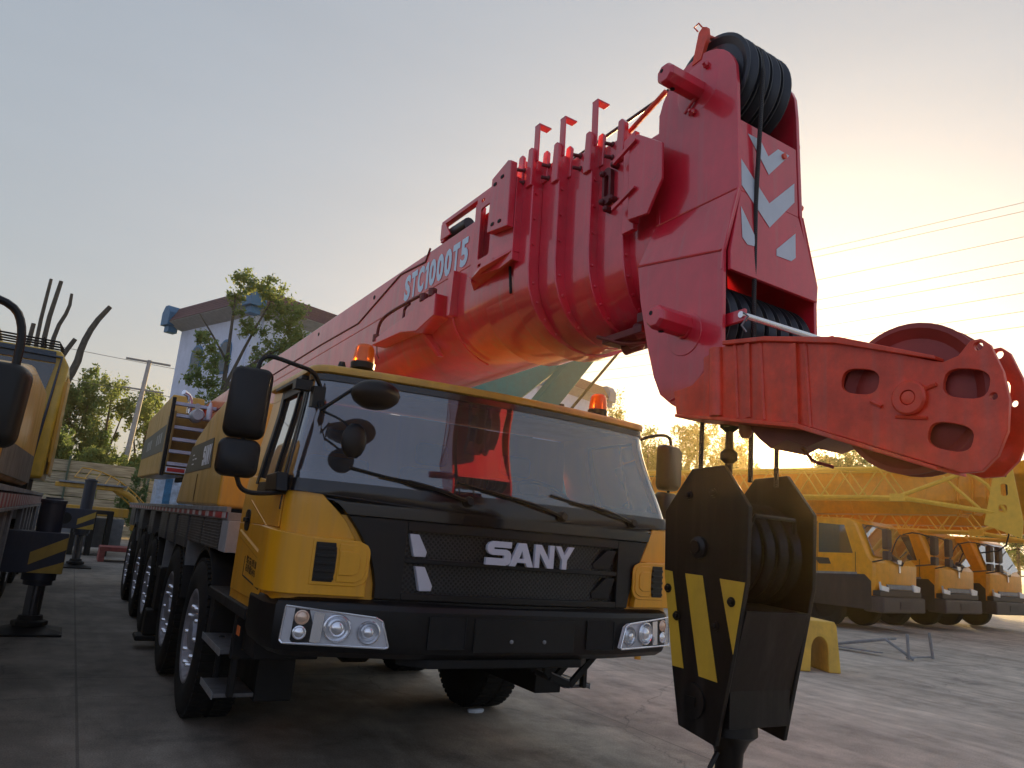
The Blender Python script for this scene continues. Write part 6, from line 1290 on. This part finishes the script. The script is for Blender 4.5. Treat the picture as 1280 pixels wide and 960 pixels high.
# street tree in front of the house
tree('broadleaf_tree', 'small open crowned tree with a forked trunk in front of the white house', (3.1, 24.5, 0),
     [([(0, 0, 0), (.1, 0, 2), (.2, 0, 3.8), (.35, 0, 5.4)], .13, .09), ([(.35, 0, 5.4), (.3, 0, 7.0), (.25, 0, 8.6)], .08, .025), ([(.35, 0, 5.4), (1.2, 0, 6.6), (2.3, 0, 7.4)], .08, .02), ([(.4, 0, 5.6), (.9, 0, 7.3), (1.4, 0, 8.7)], .06, .02), ([(.3, 0, 6.4), (-.3, 0, 7.2), (-.7, 0, 7.7)], .04, .015)],
     [(-.1, 0, 3.4, 1.25, 1.1, 1.05), (-.75, 0, 4.0, .6, .6, .6), (.9, 0, 3.6, .6, .7, .8), (.3, 0, 4.9, .6, .6, .55), (-.35, 0, 5.6, .5, .5, .5), (-.15, 0, 6.4, .45, .5, .5), (-.55, 0, 7.0, .35, .4, .4), (1.1, 0, 6.2, .5, .5, .4), (1.6, 0, 6.9, .6, .6, .5), (2.3, 0, 7.4, .65, .6, .6), (2.0, 0, 8.2, .7, .7, .6), (1.35, 0, 8.9, .65, .6, .5), (.6, 0, 9.1, .5, .5, .45), (.35, 0, 8.3, .35, .4, .4), (.9, 0, 7.6, .45, .5, .4), (2.9, 0, 7.2, .4, .4, .45), (2.5, 0, 6.4, .3, .3, .3)], 17000, .07, LF2)
# pruned bare tree on the left
tree('bare_tree', 'pruned leafless tree with upright stub branches behind the left crane cab', (-2.2, 32, 0),
     [([(0, 0, 0), (.1, 0, 3), (.2, 0, 5)], .36, .26), ([(.2, 0, 4.6), (1.0, 0, 5.4), (1.42, 0, 6.6), (1.46, 0, 7.4), (1.70, 0, 8.3), (2.12, 0, 9.1)], .17, .085), ([(.1, 0, 5), (.30, 0, 6.5), (.20, 0, 7.8), (.36, 0, 9.7)], .11, .07), ([(.1, 0, 5), (.50, 0, 6.6), (.52, 0, 7.8), (.80, 0, 8.7), (.78, 0, 9.3)], .10, .05), ([(0, 0, 5), (.08, 0, 6.5), (-.02, 0, 7.6), (.03, 0, 9.7)], .09, .055), ([(0, 0, 5), (-.9, 0, 6.2), (-1.1, 0, 7.2), (-1.5, 0, 8.0), (-1.62, 0, 9.2)], .11, .055), ([(.3, 0, 5), (.75, 0, 6.3), (.95, 0, 7.0), (1.2, 0, 7.6)], .10, .08), ([(0, 0, 5), (-.25, 0, 6.4), (-.2, 0, 7.9)], .09, .075)], None, 0, 0, LF1)
def blob(base, w_, h, k, seed):
    rr_ = random.Random(seed); out = []
    for i in range(k):
        a = rr_.uniform(0, 6.28); q = rr_.uniform(0, 1)**.5; z = h*(.22+.70*rr_.random()); tp = 1-max(0, z/h-.55)*1.3
        out.append((w_*.62*q*math.cos(a)*tp, w_*.4*q*math.sin(a), z, w_*rr_.uniform(.2, .34), w_*.25, h*rr_.uniform(.10, .17)))
    return out
for i, (x, y, wd, h, lm, n, lb) in enumerate(((-1.0, 47, 2.6, 8.6, LF1, 14000, 'dense dark green tree just right of the left crane cab'), (.9, 50, 2.4, 9.0, LF2, 8000, 'thin see-through tree left of the utility pole'), (3.0, 49, 2.4, 8.8, LF2, 7500, 'thin olive tree right of the utility pole'), (4.9, 52, 2.2, 8.0, LF1, 9000, 'dark tree in front of the left corner of the white house'), (-4.5, 48, 3, 8, LF1, 6000, 'dark tree mostly hidden by the left crane'))):
    tree('broadleaf_tree', lb, (x, y, 0), [([(0, 0, 0), (.1, 0, h*.4), (0, 0, h*.85)], .16, .04), ([(0, 0, h*.3), (.5, 0, h*.6), (.8, 0, h*.8)], .08, .02), ([(0, 0, h*.35), (-.5, 0, h*.6), (-.9, 0, h*.78)], .08, .02)], blob(None, wd, h, 22, i+3), n, .11, lm, 'trees behind the board fence')
for i, (x, y, w_, h, lb) in enumerate(((-1.6, 43, 2.2, 5.4, 'low dark shrub above the board fence by the left crane'), (.8, 43.5, 2.2, 4.6, 'round shrub above the middle of the board fence'), (3.2, 43, 2.0, 5.2, 'olive shrub at the right end of the board fence'))):
    tree('shrub', lb, (x, y, 0), None, blob(None, w_, h, 18, 40+i), 12000, .085, LF3 if i != 1 else LF2, 'shrubs behind the board fence')
tree('shrub', 'feathery green bush growing in front of the board fence beside the main truck', (1.9, 33, 0), None, blob(None, .9, 3.2, 14, 77), 7000, .045, LF3)
struct_hill = MB(); pts = []
for k in range(25):
    x = -70+k*6; pts.append((x, 1.5+5.5*abs(math.sin(k*.37))+2*math.sin(k*.9)))
hl_ = [(x, max(2.5, z)) for x, z in pts]; struct_hill.rings([[(p[0], 150, 0) for p in hl_], [(p[0], 156, p[1]*1.6) for p in hl_], [(p[0], 190, p[1]*1.6) for p in hl_], [(p[0], 220, 0) for p in hl_]], caps=False, closed=False)
struct(struct_hill.build('hills', mat('distant hill', (.09, .10, .09), .9)))
# trees on the right
RT = [(36.5, 49.0, 3.4, 14.5, 1), (40.0, 47.0, 4.4, 11.2, 0), (43.0, 44.5, 3.2, 12.8, 1), (44.9, 42.8, 3.0, 11.4, 0), (49.6, 38.0, 1.6, 5.0, 0), (51.5, 37.6, 3.4, 11.0, 1), (33.5, 52.5, 3.4, 13.6, 0), (56, 35.5, 4.0, 9.0, 0), (62, 30, 4.2, 9.5, 0), (66, 24, 4.2, 10, 0)]
RL = ['tall thin tree just right of the cab beacon', 'round bushy tree behind the right wing mirror', 'feathery tree seen between the hook block ropes', 'round tree right of the hook block ropes', 'low tree right under the setting sun', 'sparse tree with spreading twigs below the red sheave', 'leafy tree hidden behind the cab roof', 'low tree behind the row of trucks', 'tree behind the last yellow truck', 'tree at the far right end of the row']
for i, (x, y, wd, h, kind) in enumerate(RT):
    tree('broadleaf_tree', RL[i], (x, y, 0), [([(0, 0, 0), (.1, 0, h*.4), (0, 0, h*.9)], .2, .04), ([(0, 0, h*.4), (.5*wd, 0, h*.75)], .08, .02), ([(0, 0, h*.45), (-.4*wd, 0, h*.8)], .08, .02)],
         blob(None, wd*1.25, h, 14 if kind else 24, 100+i), 9000 if kind else 16000, .13, LF1 if i % 2 else LF3, 'trees on the skyline right of the cab')

# ================================================================== evening haze
hm = bpy.data.materials.new('evening haze'); hm.use_nodes = True; nt = hm.node_tree; nt.nodes.clear()
ho = nt.nodes.new('ShaderNodeOutputMaterial'); pv = nt.nodes.new('ShaderNodeVolumePrincipled'); pv.inputs['Color'].default_value = (1, .78, .40, 1); pv.inputs['Density'].default_value = .00105; pv.inputs['Anisotropy'].default_value = .72
lk(nt, pv.outputs[0], ho.inputs['Volume'])
g = MB(); g.box((-140, -30, -1), (140, 235, 32)); hz = g.build('haze', hm); struct(hz, 'stuff')
